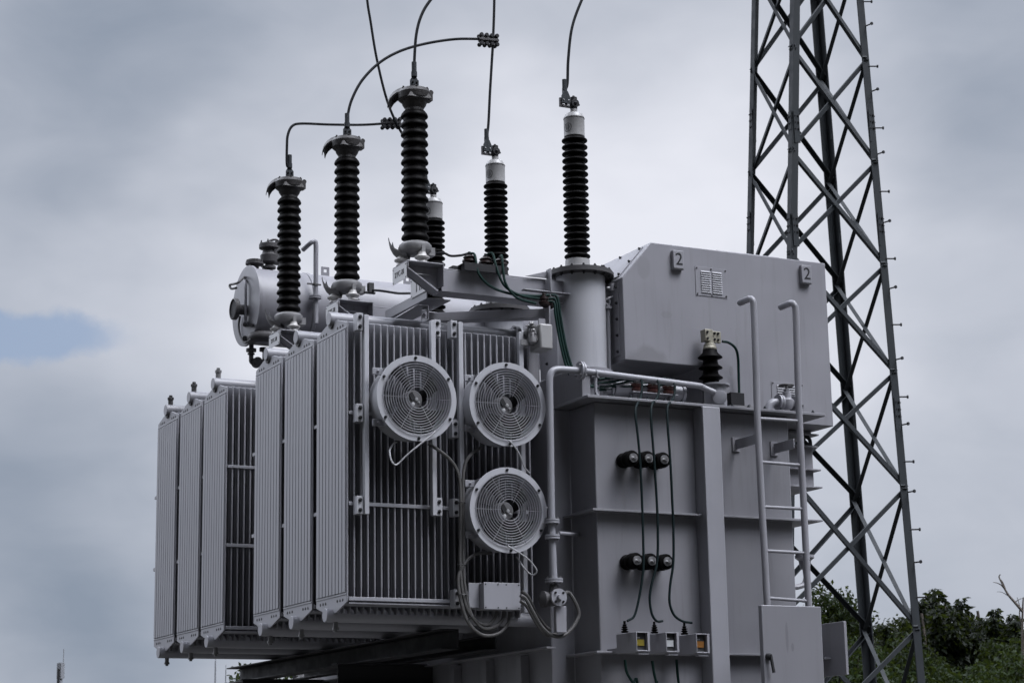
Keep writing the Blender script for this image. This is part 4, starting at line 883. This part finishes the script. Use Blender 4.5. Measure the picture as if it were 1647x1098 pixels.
hose([(837, 966), (848, 975), (862, 1000), (874, 1016), (884, 1022, 11.8), (895, 1018, 11.9)], .0125, M_HOSE, 'grey hose from the junction box ending behind the narrow case', group=GH, Y=11.74)
hose([(839, 950, 11.83), (850, 960, 11.83), (862, 985, 11.85), (876, 1005, 11.9), (884, 1012, 12.0)], .012, M_HOSE, 'upper grey hose leaving the junction box towards the tank wall', group=GH)
b = MB()
for y in (808, 908, 956, 991): 
    x = {808: 742, 908: 742, 956: 744, 991: 756}[y]; q = at(x, y, Y=11.85); b.ring(q, UP if y < 960 else Vector((1, 0, -.8)), .026, .004, 16, 5)
b.each('cable_tie', M_INK, H1)
hose([(697, 693, 11.735), (699, 694, 11.72), (692, 701, 11.72), (672, 717, 11.73), (655, 731, 11.75), (642, 744, 11.77), (635, 747, 11.77), (629, 739, 11.78), (627, 724, 11.8), (633, 713, 11.84), (638, 711, 11.9)], .0055, M_LEAD, 'pale wire looping below the upper left fan', 'wire', 'pale fan wires')
hose([(818, 708, 11.735), (822, 711, 11.72), (832, 724, 11.73), (838, 736, 11.74), (843, 750, 11.76), (851, 760, 11.80)], .0055, M_LEAD, 'pale wire hanging from the upper right fan', 'wire', 'pale fan wires')
hose([(817, 877, 11.735), (821, 880, 11.72), (836, 889, 11.73), (851, 900, 11.74), (862, 914, 11.75), (862, 921, 11.76), (855, 924, 11.78), (843, 913, 11.80), (831, 895, 11.84)], .0055, M_LEAD, 'pale wire looping below the lower right fan', 'wire', 'pale fan wires')

# terminal box and valve at the tank end of the nearest radiator
YT = 11.82; a, c = at(866, 519, Y=YT), at(890, 562, Y=YT)
tb = thing('terminal_box', 'small pale grey box beside the fan radiator pipe, above the upper right fan', 'terminal box', ((a.x+c.x)/2, YT, c.z))
MB().box((a.x+.012, YT, c.z), (c.x, YT+.16, a.z)).build('box_body', M_CUP, tb, bev=.012)
MB().box((a.x+.03, YT+.05, a.z), (c.x-.03, YT+.062, a.z+.045)).build('box_hanger', M_PAINT, tb)
q = at(856, 532, Y=11.86); b = MB(); rnd = random.Random(3)
b.lathe(q, -YB, [(.034, -.06), (.034, -.02), (.026, -.018), (.026, .01)], 16).lathe(q+UP*-.03, UP, [(.02, -.06), (.028, -.05), (.028, 0), (.018, .02), (.018, .05), (.026, .055), (.026, .07)], 14)
for k in range(8): b.bolt(q+Vector((rnd.uniform(-.035, .045), rnd.uniform(-.04, 0), rnd.uniform(-.07, .05))), rnd.choice((-YB, -XA, UP)), .010, .014)
b.box(q+Vector((-.08, .01, -.10)), q+Vector((.02, .02, -.06))).bar(q+Vector((0, 0, -.05)), q+Vector((.08, 0, -.03)), .02, .02)
solo(b, 'radiator_valve', M_CAST, 'small cast valve between the radiator pipe end and the pale terminal box', 'valve')

# ================================================================== green leads on the turret arm
SB = at(742, 432, Y=12.02); SR = at(812, 440, Y=12.02)
b = MB(); b.bev = .002; zt = SB.z+.035
b.box((SB.x, 11.97, zt-.006), (SR.x, 12.16, zt)).box((SB.x, 11.97, zt-.055), (SR.x, 11.976, zt-.0065)).box((SB.x-.045, 12.06, ZP-.0175), (SB.x+.02, 12.13, zt-.0065)).box((SR.x-.06, 12.06, ZP-.0175), (SR.x-.01, 12.13, zt-.0065))
solo(b, 'insulator_bracket', M_DARK, 'dark folded shelf on the nearest arm holding three small insulators', 'bracket')
SI = []
for i, px in enumerate((756, 782, 806)):
    x = at(px, 420, Y=12.05).x; t = thing('lead_insulator', 'small dark insulator on the arm shelf, '+['nearest the arrester', 'between the other two', 'nearest the big turret'][i], 'insulator', (x, 12.06, zt), 'small dark insulators on the arm shelf'); SI.append(Vector((x, 12.06, zt)))
    MB().lathe((x, 12.06, zt), UP, [(.036, 0), (.036, .02), (.05, .03), (.048, .042), (.034, .05), (.044, .06), (.03, .072)], 22).build('insulator_body', M_BROWN, t)
    MB().lathe((x, 12.06, zt), UP, [(.018, .072), (.018, .085), (.010, .087), (.010, .10)], 12).build('metal_cap', M_DARK, t)
def lead(pts, label, mt=M_GREEN, r=.0088, name='green_lead', group='green cables by the big turret'): return solo(MB().tube(pts, r, 8, 6), name, mt, label, 'cable', group)
A1 = Vector((AX, AY[0], ZP))
lead([A1+Vector((.125, .02, .10)), at(713, 407, Y=12.1), at(725, 411.5, Y=12.08), at(742, 410.5, Y=12.07), at(755, 407, Y=12.06), SI[0]+UP*.09], 'black cable from the nearest arrester to the arm shelf', M_WIRE, .0085, 'black_lead')
lead([SI[0]+UP*.09, at(763, 409, Y=12.02), at(766, 422, Y=11.99), at(770, 440, Y=11.97), at(782, 455, Y=11.97), at(800, 466, Y=11.97), at(830, 474, Y=11.97), at(862, 476, Y=11.96), at(884, 474.5, Y=11.95)], 'green cable sagging farthest left from the arm shelf')
lead([SI[1]+UP*.09, at(792, 408, Y=12.02), at(797, 425, Y=11.98), at(804, 446, Y=11.96), at(815, 463, Y=11.955), at(840, 476, Y=11.955), at(872, 481, Y=11.95)], 'green cable sagging from the middle insulator of the arm shelf')
lead([SI[2]+UP*.09, at(807, 412, Y=12.0), at(809, 430, Y=11.97), at(812, 452, Y=11.95), at(822, 470, Y=11.945), at(836, 481, Y=11.945), at(862, 488, Y=11.945)], 'green cable sagging steepest from the arm shelf')
b = MB(); p = at(880, 484, Y=11.95); zt2 = at(886, 494, Y=11.95).z
for i in range(3):
    e = p+Vector((-.03+.035*i, -.01+.03*i, 0)); b.lathe(Vector((e.x, e.y, zt2)), UP, [(.022, 0), (.034, .01), (.036, .03), (.024, .038), (.032, .046), (.030, .062), (.014, .068), (.012, .09)], 16)
solo(b, 'insulator_cluster', M_BROWN, 'cluster of dark insulators where green cables turn down the big turret', 'insulator')
for i in range(3):
    lead([at(872+7*i, (486, 480, 474)[i], Y=11.95), at(890+3*i, (486, 482, 478)[i], Y=11.93), at(893+4*i, 505, Y=11.92), at(897+4*i, 530, Y=11.92), at(903+4*i, 560, Y=11.91), at(911+4.5*i, 590, Y=11.90), at(922+5*i, 612, Y=11.86), at(938+6*i, 620, Y=11.83), at(960, 622, Y=11.82)], 'green cable down the side of the big turret, '+['closest to the fans', 'between two others', 'closest to the turret'][i])
lead([at(593, 468, Y=AY[1]-.1), at(597, 467, Y=AY[1]-.1), at(612, 467.5, Y=AY[1]-.2), at(640, 471.5, Y=AY[1]-.35), at(662, 471.5, Y=12.6)], 'black cable running from the middle arrester behind the lettered plate', M_WIRE, .0085, 'black_lead')

b = MB(); q = at(596, 465, Y=AY[1]-.1); b.bev = .002; b.box(q+Vector((-.02, -.02, -.03)), q+Vector((.02, .02, .045))).box(q+Vector((-.05, -.012, -.035)), q+Vector((.035, .012, -.02))); solo(b, 'cable_clip', M_INK, 'small black clip holding the cable at the middle arrester', 'clip')
# small pipe and valve on the right of the big turret
b = MB(); YV = 12.0
b.tube([at(976, 463, Y=YV), at(983, 463, Y=YV), at(1000, 464, Y=YV), at(1003.5, 467, Y=YV), at(998, 472, Y=YV), at(978, 480, Y=YV)], .010, 8, 3).cyl(at(984, 456, Y=YV), at(985, 468, Y=YV), .022, 12).cyl(at(990, 457, Y=YV), at(990, 470, Y=YV), .018, 10)
b.ring(at(977, 485, Y=YV), YB, .020, .007, 18, 6).cyl(at(978, 493, Y=YV), at(978, 497, Y=YV), .028, 12).tube([at(978, 490, Y=YV), at(979, 540, Y=YV), at(981, 611, Y=YV)], .0125, 10, 1)
solo(b, 'sampling_pipe', M_PAINT, 'thin grey pipe with a small tap running up the right side of the big turret', 'pipe')

# ================================================================== conductors overhead
def conductor(pts, label, cat='conductor'): return solo(MB().tube(pts, .0108, 8, 8), 'conductor', M_ALU, label, cat)
def sleeve(p, q, label, lead=M_GALV):
    t = thing('conductor_clamp', label, 'clamp', (Vector(p)+Vector(q))/2); b = MB(); a = (Vector(q)-Vector(p)).normalized(); L = (Vector(q)-Vector(p)).length
    b.bev = .003; b.bar(p, q, .045, .020, YB).bar(p, q, .02, .05, YB); b.build('clamp_body', M_METAL, t); b = MB(); n_ = a.cross(YB)
    for i in range(4):
        e = Vector(p)+a*L*(.1+.266*i)
        for s_ in (-1, 1): b.lathe(e+n_*s_*.035-YB*.03, YB, [(.014, 0), (.017, .004), (.017, .02), (.012, .022), (.012, .05), (.017, .052), (.017, .062)], 8)
    b.each('clamp_bolt', M_DARK, t); return t
c2 = AY[1]; c3 = AY[2]
Z1 = 1.085
tops = [Vector((AX, AY[i]-.002, ZP+DZ[i]+Z1+.262)) for i in range(3)]
hd = [T+B0+Vector((-.07, 0, 1.235+.034)) for T in (T1, T2, T3)]
conductor([tops[0], at(666, 110, Y=AY[0]), at(669, 60, Y=AY[0]), at(677, 27, Y=AY[0]), at(692, 1, Y=AY[0]), at(720, -30, Y=AY[0]), at(790, -80, Y=AY[0])], 'cable rising from the nearest arrester and curving right out of view')
conductor([tops[1], at(559.5, 185, Y=c2), at(566, 160, Y=c2), at(582, 130, Y=c2), at(608, 103, Y=c2), at(640, 84, Y=c2), at(680, 71.5, Y=c2), at(730, 63.5, Y=c2), at(775, 63, Y=c2)], 'cable arching from the middle arrester to the clamp near the top')
conductor([tops[2], at(461.5, 265, Y=c3), at(461.5, 235, Y=c3), at(463, 217, Y=c3), at(470, 203, Y=c3), at(485, 199, Y=c3), at(530, 200.5, Y=c3), at(580, 201, Y=c3), at(618, 199, Y=c3)], 'cable bent at a right angle from the leftmost arrester to the lower clamp')
conductor([hd[0]+UP*.06, at(912.5, 135, Y=T1.y), at(914, 95, Y=T1.y), at(920, 45, Y=T1.y), at(935, 2, Y=T1.y), at(955, -40, Y=T1.y), at(975, -90, Y=T1.y)], 'cable rising from the bushing on the big grey turret')
conductor([hd[1]+UP*.06, at(785.5, 200, Y=T2.y), at(788, 150, Y=T2.y), at(791, 100, Y=T2.y), at(793, 65, Y=T2.y), at(795, 0, Y=T2.y), at(795, -80, Y=T2.y)], 'straight cable rising from the middle bushing through the upper clamp')
conductor([hd[2]+UP*.06, at(680, 268, Y=T3.y), at(660, 235, Y=T3.y), at(640, 203, Y=T3.y), at(622, 160, Y=T3.y), at(606, 95, Y=T3.y), at(596, 35, Y=T3.y), at(590, -5, Y=T3.y), at(583, -90, Y=T3.y)], 'slanting cable crossing the arched one on its way to the half hidden bushing')
for i in range(3): 
    b = MB(); h = hd[i]; b.tube([h+UP*-.01, h+UP*.045, h+UP*.075], .019, 10, 1).tube([h+UP*.07, h+UP*.14], .0175, 10, 1); b.bev = 0; b.prism([h+Vector((-.034, -.018, -.04)), h+Vector((.034, -.018, -.04)), h+Vector((.034, -.018, .01)), h+Vector((.016, -.018, .05)), h+Vector((-.016, -.018, .05)), h+Vector((-.034, -.018, .01))], (0, .009, 0))
    solo(b, 'cable_lug', M_GALV, 'pressed metal lug on '+['the bushing of the big grey turret', 'the middle bushing', 'the half hidden bushing'][i], 'cable lug')
    h = tops[i]; solo(MB().tube([h-UP*.004, h+UP*.10], .0175, 10, 1).tube([h-UP*.006, h+UP*.03], .021, 10, 1), 'cable_lug', M_GALV, 'pressed metal sleeve above '+['the nearest arrester', 'the middle arrester', 'the leftmost arrester'][i], 'cable lug')
sleeve(at(770, 63.5, Y=c2), at(801, 66.5, Y=T2.y), 'upper bolted clamp joining the arched cable to the straight one')
sleeve(at(614, 199, Y=c3), at(645, 198, Y=T3.y), 'lower bolted clamp left of the nearest arrester')

# ================================================================== lattice tower
tw = thing('lattice_tower', 'tall dark steel lattice tower with step bolts behind the cable box', 'tower', (15, 20, 0))
LEG = {'near': ([(1278, -120), (1271, 410), (1265, 985)], 24.5, 24.05), 'right': ([(1378.5, -120), (1423, 425), (1480.5, 1009)], 24.85, 24.6), 'far': ([(1305, -120), (1345, 443), (1402, 1098)], 25.55, 26.0), 'left': ([(1211.5, -120), (1203, 443), (1188, 1009)], 25.25, 25.4)}
legp = {}
for k, (pts, h0, h1) in LEG.items():
    p0 = far(*pts[0], h0); p1 = far(*pts[2], h1); d = p1-p0
    legp[k] = (p0-d*.25, p0, d, p1+d*((p1.z+.05)/-d.z) if d.z < 0 else p1, pts[0][1], pts[2][1])
ctr = sum(((legp[k][1]+legp[k][2]*.5) for k in legp), Vector())/4
def on(k, y):
    a, p0, d, e, y0, y1 = legp[k]
    t = 0.5
    for _ in range(30):         # pixel row y along the leg
        def prow(t):
            q = p0+d*t-EYE; return 549-PF*(q.dot(CU))/(q.dot(_d))
        f0 = prow(t); t -= (f0-y)/((prow(t+1e-3)-f0)/1e-3)
    return p0+d*t
def angle_bar(b, p, q, w1, e1, e2, th=.009):
    """an L section from p to q with its two leaves along e1 and e2"""
    a = (q-p).normalized(); e1, e2 = ((Vector(e)-a*a.dot(Vector(e))).normalized() for e in (e1, e2))
    b.prism([p, p+e1*w1, p+e1*w1+e2*th, p+(e1+e2)*th, p+e2*w1+e1*th, p+e2*w1], q-p)
order = ['near', 'right', 'far', 'left']
for i, k in enumerate(order):
    n1, n2 = order[(i+1) % 4], order[(i-1) % 4]; a, p0, d, e, _, _ = legp[k]
    e1 = (legp[n1][1]-p0); e1.z = 0; e1.normalize(); e2 = (legp[n2][1]-p0); e2.z = 0; e2.normalize()
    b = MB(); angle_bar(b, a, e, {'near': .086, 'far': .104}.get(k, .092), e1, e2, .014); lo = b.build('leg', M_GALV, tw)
    b = MB(); sp = MB()
    for y in (180, 345, 640):
        c = on(k, y)
        for s_ in range(6): b.bolt(c+e1*(.025+.04*(s_ % 2))-e2*.002+UP*(-.22+.085*(s_//2)), -e2, .016, .016); b.bolt(c+e2*(.025+.04*(s_ % 2))-e1*.002+UP*(-.22+.085*(s_//2)), -e1, .016, .016)
        for ee, oo in ((e1, e2), (e2, e1)):
            sp.bar(c+ee*.045-oo*.008+UP*.02, c+ee*.045-oo*.008-UP*.40, .080, .010, oo)
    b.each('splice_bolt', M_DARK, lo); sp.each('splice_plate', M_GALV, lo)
ND = {'near': [-250, -85, 75, 240, 405, 575, 760, 985, 1230], 'right': [-240, -70, 95, 260, 425, 597, 783, 1009, 1250], 'left': [-205, -45, 115, 280, 443, 613, 797, 1020, 1260], 'far': [-195, -33, 130, 295, 460, 628, 805, 1013, 1255]}
for i, k in enumerate(order):
    n1 = order[(i+1) % 4]
    fn = None
    for j in range(8):
        for (ka, ja, kb, jb_), off in (((k, j, n1, j+1), .0), ((n1, j, k, j+1), .016)):
            p, q = on(ka, ND[ka][ja]), on(kb, ND[kb][jb_])
            out_ = (p+q)/2-Vector((ctr.x, ctr.y, (p.z+q.z)/2)); out_.z = 0; out_.normalize()
            b = MB(); p2, q2 = p+out_*(-.02-off), q+out_*(-.02-off)
            a_ = (q2-p2).normalized(); sd_ = a_.cross(out_).normalized()
            b.bar(p2, q2, .050, .006, out_); b.bar(p2-out_*.027+sd_*.022, q2-out_*.027+sd_*.022, .048, .006, sd_)
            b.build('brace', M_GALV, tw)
        c = on(k, ND[k][j]); 
e_out = (legp['right'][1]-legp['left'][1]); e_out.z = 0; e_out.normalize()
for y in (-18, 3, 42, 107, 147, 206, 248, 308, 358, 416, 464, 522, 578, 638, 683, 742, 791, 851, 904, 960):
    c = on('right', y); sgn = 1 if (list((-18, 3, 42, 107, 147, 206, 248, 308, 358, 416, 464, 522, 578, 638, 683, 742, 791, 851, 904, 960)).index(y) % 2) else -1
    v = (e_out+Vector((-e_out.y, e_out.x, 0))*(.55*sgn)).normalized()
    b = MB(); b.cyl(c+v*-.02+XA*0, c+v*.095, .009, 8).lathe(c+v*.09, v, [(.021, 0), (.021, .016)], 8); b.build('step_bolt', M_DARK, tw)

# far masts
ms = thing('antenna_mast', 'faint distant telecom mast with panel antennas, far left', 'mast', far(92, 1250, 170)*1.0)
base = far(92, 1250, 170); base.z = 0; ms.location = base; H = far(97, 1043, 170).z
MB().cyl(base, base+UP*(H-1.1), .30, 12, .20).build('mast_pole', M_MAST, ms)
b = MB(); b.tube([base+UP*(H-1.3)+CR*.22, base+UP*H+CR*.22], .035, 6, 1); b.build('whip_antenna', M_MAST, ms)
for k in range(5):
    e = (CR*math.cos(R(72*k+20))+_d*math.sin(R(72*k+20))); e.z = 0; q = base+e*.22+UP*(H-1.75-(.45 if k % 2 else 0)); MB().box(q-Vector((.085, .085, .62)), q+Vector((.085, .085, .62))).build('panel_antenna', M_DARK if k % 2 else M_MAST, ms)
q = base+UP*(H-3.0); MB().box(q-Vector((.22, .22, .2)), q+Vector((.22, .22, .2))).build('equipment_box', M_DARK, ms)
for k, (px, yt, h, r) in enumerate(((344, 1062, 150, .11), (361, 1077, 190, .10))):
    q = far(px, 1250, h); q.z = 0; zt_ = far(px, yt, h).z; t = thing('thin_mast', ['thin distant mast under the farthest radiator', 'shorter hair-thin mast beside the thin distant one'][k], 'mast', q); MB().cyl(q, q+UP*zt_, r, 8, r*.5).build('mast_pole', M_MAST, t); MB().cyl(q+UP*zt_, q+UP*(zt_+.5), r*.25, 6).build('mast_tip', M_MAST, t)

# switchgear stand glimpsed below the radiators
st = thing('switchgear_stand', 'dark switchgear stand with posts and insulators glimpsed under the radiators', 'switchgear', far(510, 1250, 21)); bb = far(510, 1250, 21); st.location = (bb.x, bb.y, 0)
for px in (487, 501, 519, 534):
    p = far(px, 1050, 21); q = Vector((p.x, p.y, 0)); MB().tube([q, Vector((p.x, p.y, 3.1))], .05, 8, 1).build('stand_post', M_DARK, st)
    q = far(px, 1085, 21); MB().lathe(q+Vector((0, 0, -.25)), UP, [(.06, 0), (.11, .04), (.06, .08), (.11, .12), (.06, .16), (.11, .20), (.06, .24), (.04, .3)], 12).build('stand_insulator', M_METAL, st)
MB().bar(far(480, 1073, 21), far(540, 1070, 21), .08, .10).build('cross_arm', M_DARK, st)
MB().bar(far(470, 1094, 21), far(540, 1096, 21), .08, .10).build('cross_arm', M_DARK, st)
pq = far(434, 1250, 40); pq.z = 0; solo(MB().cyl(pq, pq+UP*(far(434, 1083, 40).z), .12, 10, .10), 'concrete_pole', M_CONC, 'grey concrete pole glimpsed below the radiators', 'pole')

# ================================================================== trees
def tree(name, base, H, wd, mt, label, seed, n=60, leaf=.16, per=120, group='trees beyond the tower', droop=.3, low=.25, plumes=0):
    rg = np.random.default_rng(seed); base = Vector(base)
    t = thing(name, label, 'tree', base, group)
    tr = MB(); tr.tube([base-UP*.2, base+UP*H*.25+XA*.05*H*rg.uniform(-1, 1), base+UP*H*.55+XA*.08*H*rg.uniform(-1, 1), base+UP*H*.85], H*.022, 8, 4, H*.005)
    cl = []
    for i in range(n):
        a = rg.uniform(0, 2*math.pi); u = rg.uniform(0, 1)**.8; z = (H*(.80 if name == 'plumed_tree' else .94) if plumes else H)*(low+(1-low)*u*rg.uniform(.9, 1.0)); s = math.sin(math.pi*min(1, max(.06, (z/H-low)/(1-low)*.88+.10)))**.7
        rad = wd*s*math.sqrt(rg.uniform(.1, 1))*rg.uniform(.7, 1.1); cl.append(np.array([math.cos(a)*rad, math.sin(a)*rad, z]))
    for c in cl[::3]:
        h = Vector((c[0]*.1, c[1]*.1, max(.2*H, c[2]*.6))); tr.tube([base+h, base+Vector((c[0]*.6, c[1]*.6, c[2]*.85)), base+Vector(tuple(c))], H*.006, 5, 3, H*.0015)
    tr.build('trunk', M_BARK, t)
    VV = []
    def leaves(P, ax, L):
        m = len(P); sd = np.cross(ax, rg.normal(size=(m, 3))); sd /= np.linalg.norm(sd, axis=1)[:, None]; nn = np.cross(ax, sd); Wd = L*.24
        VV.append(np.stack([P, P+ax*L*.5+sd*Wd+nn*L*.05, P+ax*L, P+ax*L*.5-sd*Wd+nn*L*.05], 1).reshape(-1, 3))
    for c in cl:
        cr = wd*rg.uniform(.14, .30); m = int(per*rg.uniform(.6, 1.3)); up = rg.uniform(.8, 1.7)
        o = rg.normal(size=(m, 3)); o /= np.linalg.norm(o, axis=1)[:, None]; o *= (cr*rg.uniform(0, 1, m)**.45)[:, None]; o[:, 2] *= up*.8
        ax = rg.normal(size=(m, 3)); ax[:, 2] -= droop*2; ax /= np.linalg.norm(ax, axis=1)[:, None]
        leaves(c+o, ax, (leaf*rg.uniform(.6, 1.5, m))[:, None])
    for i in range(plumes):          # feathery shoots that break the top of the crown
        a = rg.uniform(0, 2*math.pi); rad = wd*math.sqrt(rg.uniform(0, 1))*1.05; hp = H*rg.uniform(.20, .36); top = H*(1-.30*(rad/wd)**1.5)*rg.uniform(.84, 1.0)
        lean = rg.normal(size=2)*.18; m = int(per*2.0); u = rg.uniform(0, 1, m)**.8; th = rg.uniform(0, 2*math.pi, m); q = rg.uniform(.1, 1, m)*(.05+.20*(1-u))*hp
        P = np.stack([math.cos(a)*rad+lean[0]*u*hp+np.cos(th)*q, math.sin(a)*rad+lean[1]*u*hp+np.sin(th)*q, top-hp+u*hp-q*.25], 1)
        ax = np.stack([np.cos(th), np.sin(th), rg.normal(size=m)*.5-.45-droop*.5], 1); ax /= np.linalg.norm(ax, axis=1)[:, None]
        leaves(P, ax, (leaf*rg.uniform(.7, 1.7, m))[:, None])
    V = np.concatenate(VV)+np.array(base); F = np.arange(len(V)).reshape(-1, 4).tolist(); V = V.tolist()
    me = bpy.data.meshes.new('crown'); me.from_pydata(V, [], F); me.materials.append(mt); me.transform(Matrix.Translation(-base)); o = bpy.data.objects.new('crown', me); COL.objects.link(o); o.parent = t
    return t
def put(px, ytop, h): b = far(px, 1250, h); z = far(px, ytop, h).z; return Vector((b.x, b.y, 0)), z
TR = [('leafy_tree', 1322, 958, 42, 1.5, M_LEAF_M, 'leafy tree rising just right of the open cabinet door', .11, 6), ('leafy_tree', 1418, 990, 46, 1.7, M_LEAF_D, 'dark tree seen through the right half of the tower', .11, 9),
      ('plumed_tree', 1498, 950, 52, 1.3, M_LEAF_D, 'narrow dark tree partly behind the right tower leg', .15, 8), ('plumed_tree', 1537, 938, 54, 1.5, M_LEAF_D, 'dark tree with the tallest feathery shoots right of the tower', .15, 12),
      ('plumed_tree', 1590, 946, 55, 1.5, M_LEAF_D, 'dark plumed tree midway between the tower and the right edge', .15, 11), ('plumed_tree', 1622, 972, 53, 1.1, M_LEAF_D, 'thin dark plumed tree in front of the bare one', .14, 8),
      ('leafy_tree', 1460, 1035, 60, 2.2, M_LEAF_D, 'broad dark tree standing behind the right tower leg', .12, 6), ('leafy_tree', 1560, 1040, 64, 2.6, M_LEAF_D, 'broad dark tree behind the plumed ones', .12, 6), ('leafy_tree', 1370, 1030, 58, 2.2, M_LEAF_D, 'broad dark tree behind the middle of the tower', .12, 6), ('leafy_tree', 1655, 1010, 50, 1.6, M_LEAF_M, 'leafy tree cut by the right edge below the bare branches', .12, 4), ('bush', 1560, 1066, 40, 2.4, M_LEAF_Y, 'fresh green bush in front of the dark trees', .11, 0),
      ('bush', 1632, 1060, 42, 1.6, M_LEAF_Y, 'fresh green bush at the bottom right corner', .11, 0), ('bush', 1375, 1046, 38, 2.0, M_LEAF_Y, 'fresh green bush low behind the tower legs', .11, 0), ('bush', 1470, 1052, 40, 1.8, M_LEAF_M, 'low bush around the right tower leg', .11, 0),
      ('leafy_tree', 455, 1080, 48, 1.8, M_LEAF_M, 'tree top glimpsed under the radiators', .14, 6), ('leafy_tree', 408, 1094, 50, 1.0, M_LEAF_D, 'darker tree top glimpsed left of the one under the radiators', .14, 6)]
for i, (nm, px, yt, h, wd, mt, lab, lf, npl) in enumerate(TR):
    p, z = put(px, yt, h); bush = nm == 'bush'
    tree(nm, p, z if not npl else z*(1.075 if nm == 'plumed_tree' else 1.06), wd, mt, lab, 100+i, n=75 if not bush else 70, leaf=lf*.95, per=230, droop=.7 if nm == 'plumed_tree' else .3, low=.02 if bush else .22, plumes=int(npl*1.7))
# bare tree
p, z = put(1648, 945, 47); bt_ = thing('bare_tree', 'bare leafless tree with a forked twig against the sky', 'tree', p)
def fp(x, y): return far(x, y, 47)
MB().tube([p, fp(1645, 1050), fp(1645, 980), fp(1646, 960)], .035, 6, 4, .014).build('trunk', M_BARK, bt_)
for pts, r0_ in (([(1645, 983), (1632, 968), (1621, 955), (1614, 942), (1607, 928), (1609, 923)], .035), ([(1621, 955), (1612, 942), (1604, 937), (1597, 936)], .018), ([(1619, 952), (1613, 936), (1607, 929)], .016), ([(1645, 1005), (1640, 990), (1640, 975), (1636, 960)], .02), ([(1632, 968), (1640, 963), (1650, 960)], .012), ([(1625, 960), (1612, 952), (1603, 951)], .010), ([(1645, 1030), (1655, 1000), (1665, 985)], .02)):
    MB().tube([fp(*q) for q in pts], r0_, 5, 4, r0_*.3).build('branch', M_BARK, bt_)
# far tree line round the horizon, one mass that nobody could count
rg = np.random.default_rng(5); V = []; F = []
for i in range(9000):
    a = rg.uniform(0, 2*math.pi); rad = rg.uniform(150, 230); 
    z = rg.uniform(0, 1)**1.2*(5.0+2.2*math.sin(a*23)+1.5*math.sin(a*57))*.8; s = rg.uniform(.7, 1.6)
    if z > 5: z *= .9
    if z > 6.3: continue
    c = np.array([math.cos(a)*rad, math.sin(a)*rad, max(z, .3)]); k = len(V); u_ = rg.normal(size=3); v_ = np.cross(u_, rg.normal(size=3)); u_ *= s/np.linalg.norm(u_); v_ *= s*.6/np.linalg.norm(v_)
    V += [(c-u_).tolist(), (c-v_).tolist(), (c+u_).tolist(), (c+v_).tolist()]; F.append((k, k+1, k+2, k+3))
me = bpy.data.meshes.new('tree_line'); me.from_pydata(V, [], F); me.materials.append(M_LEAF_D); o = bpy.data.objects.new('tree_line', me); COL.objects.link(o)
tag(o, 'far dark belt of trees round the yard', 'trees', kind='stuff')
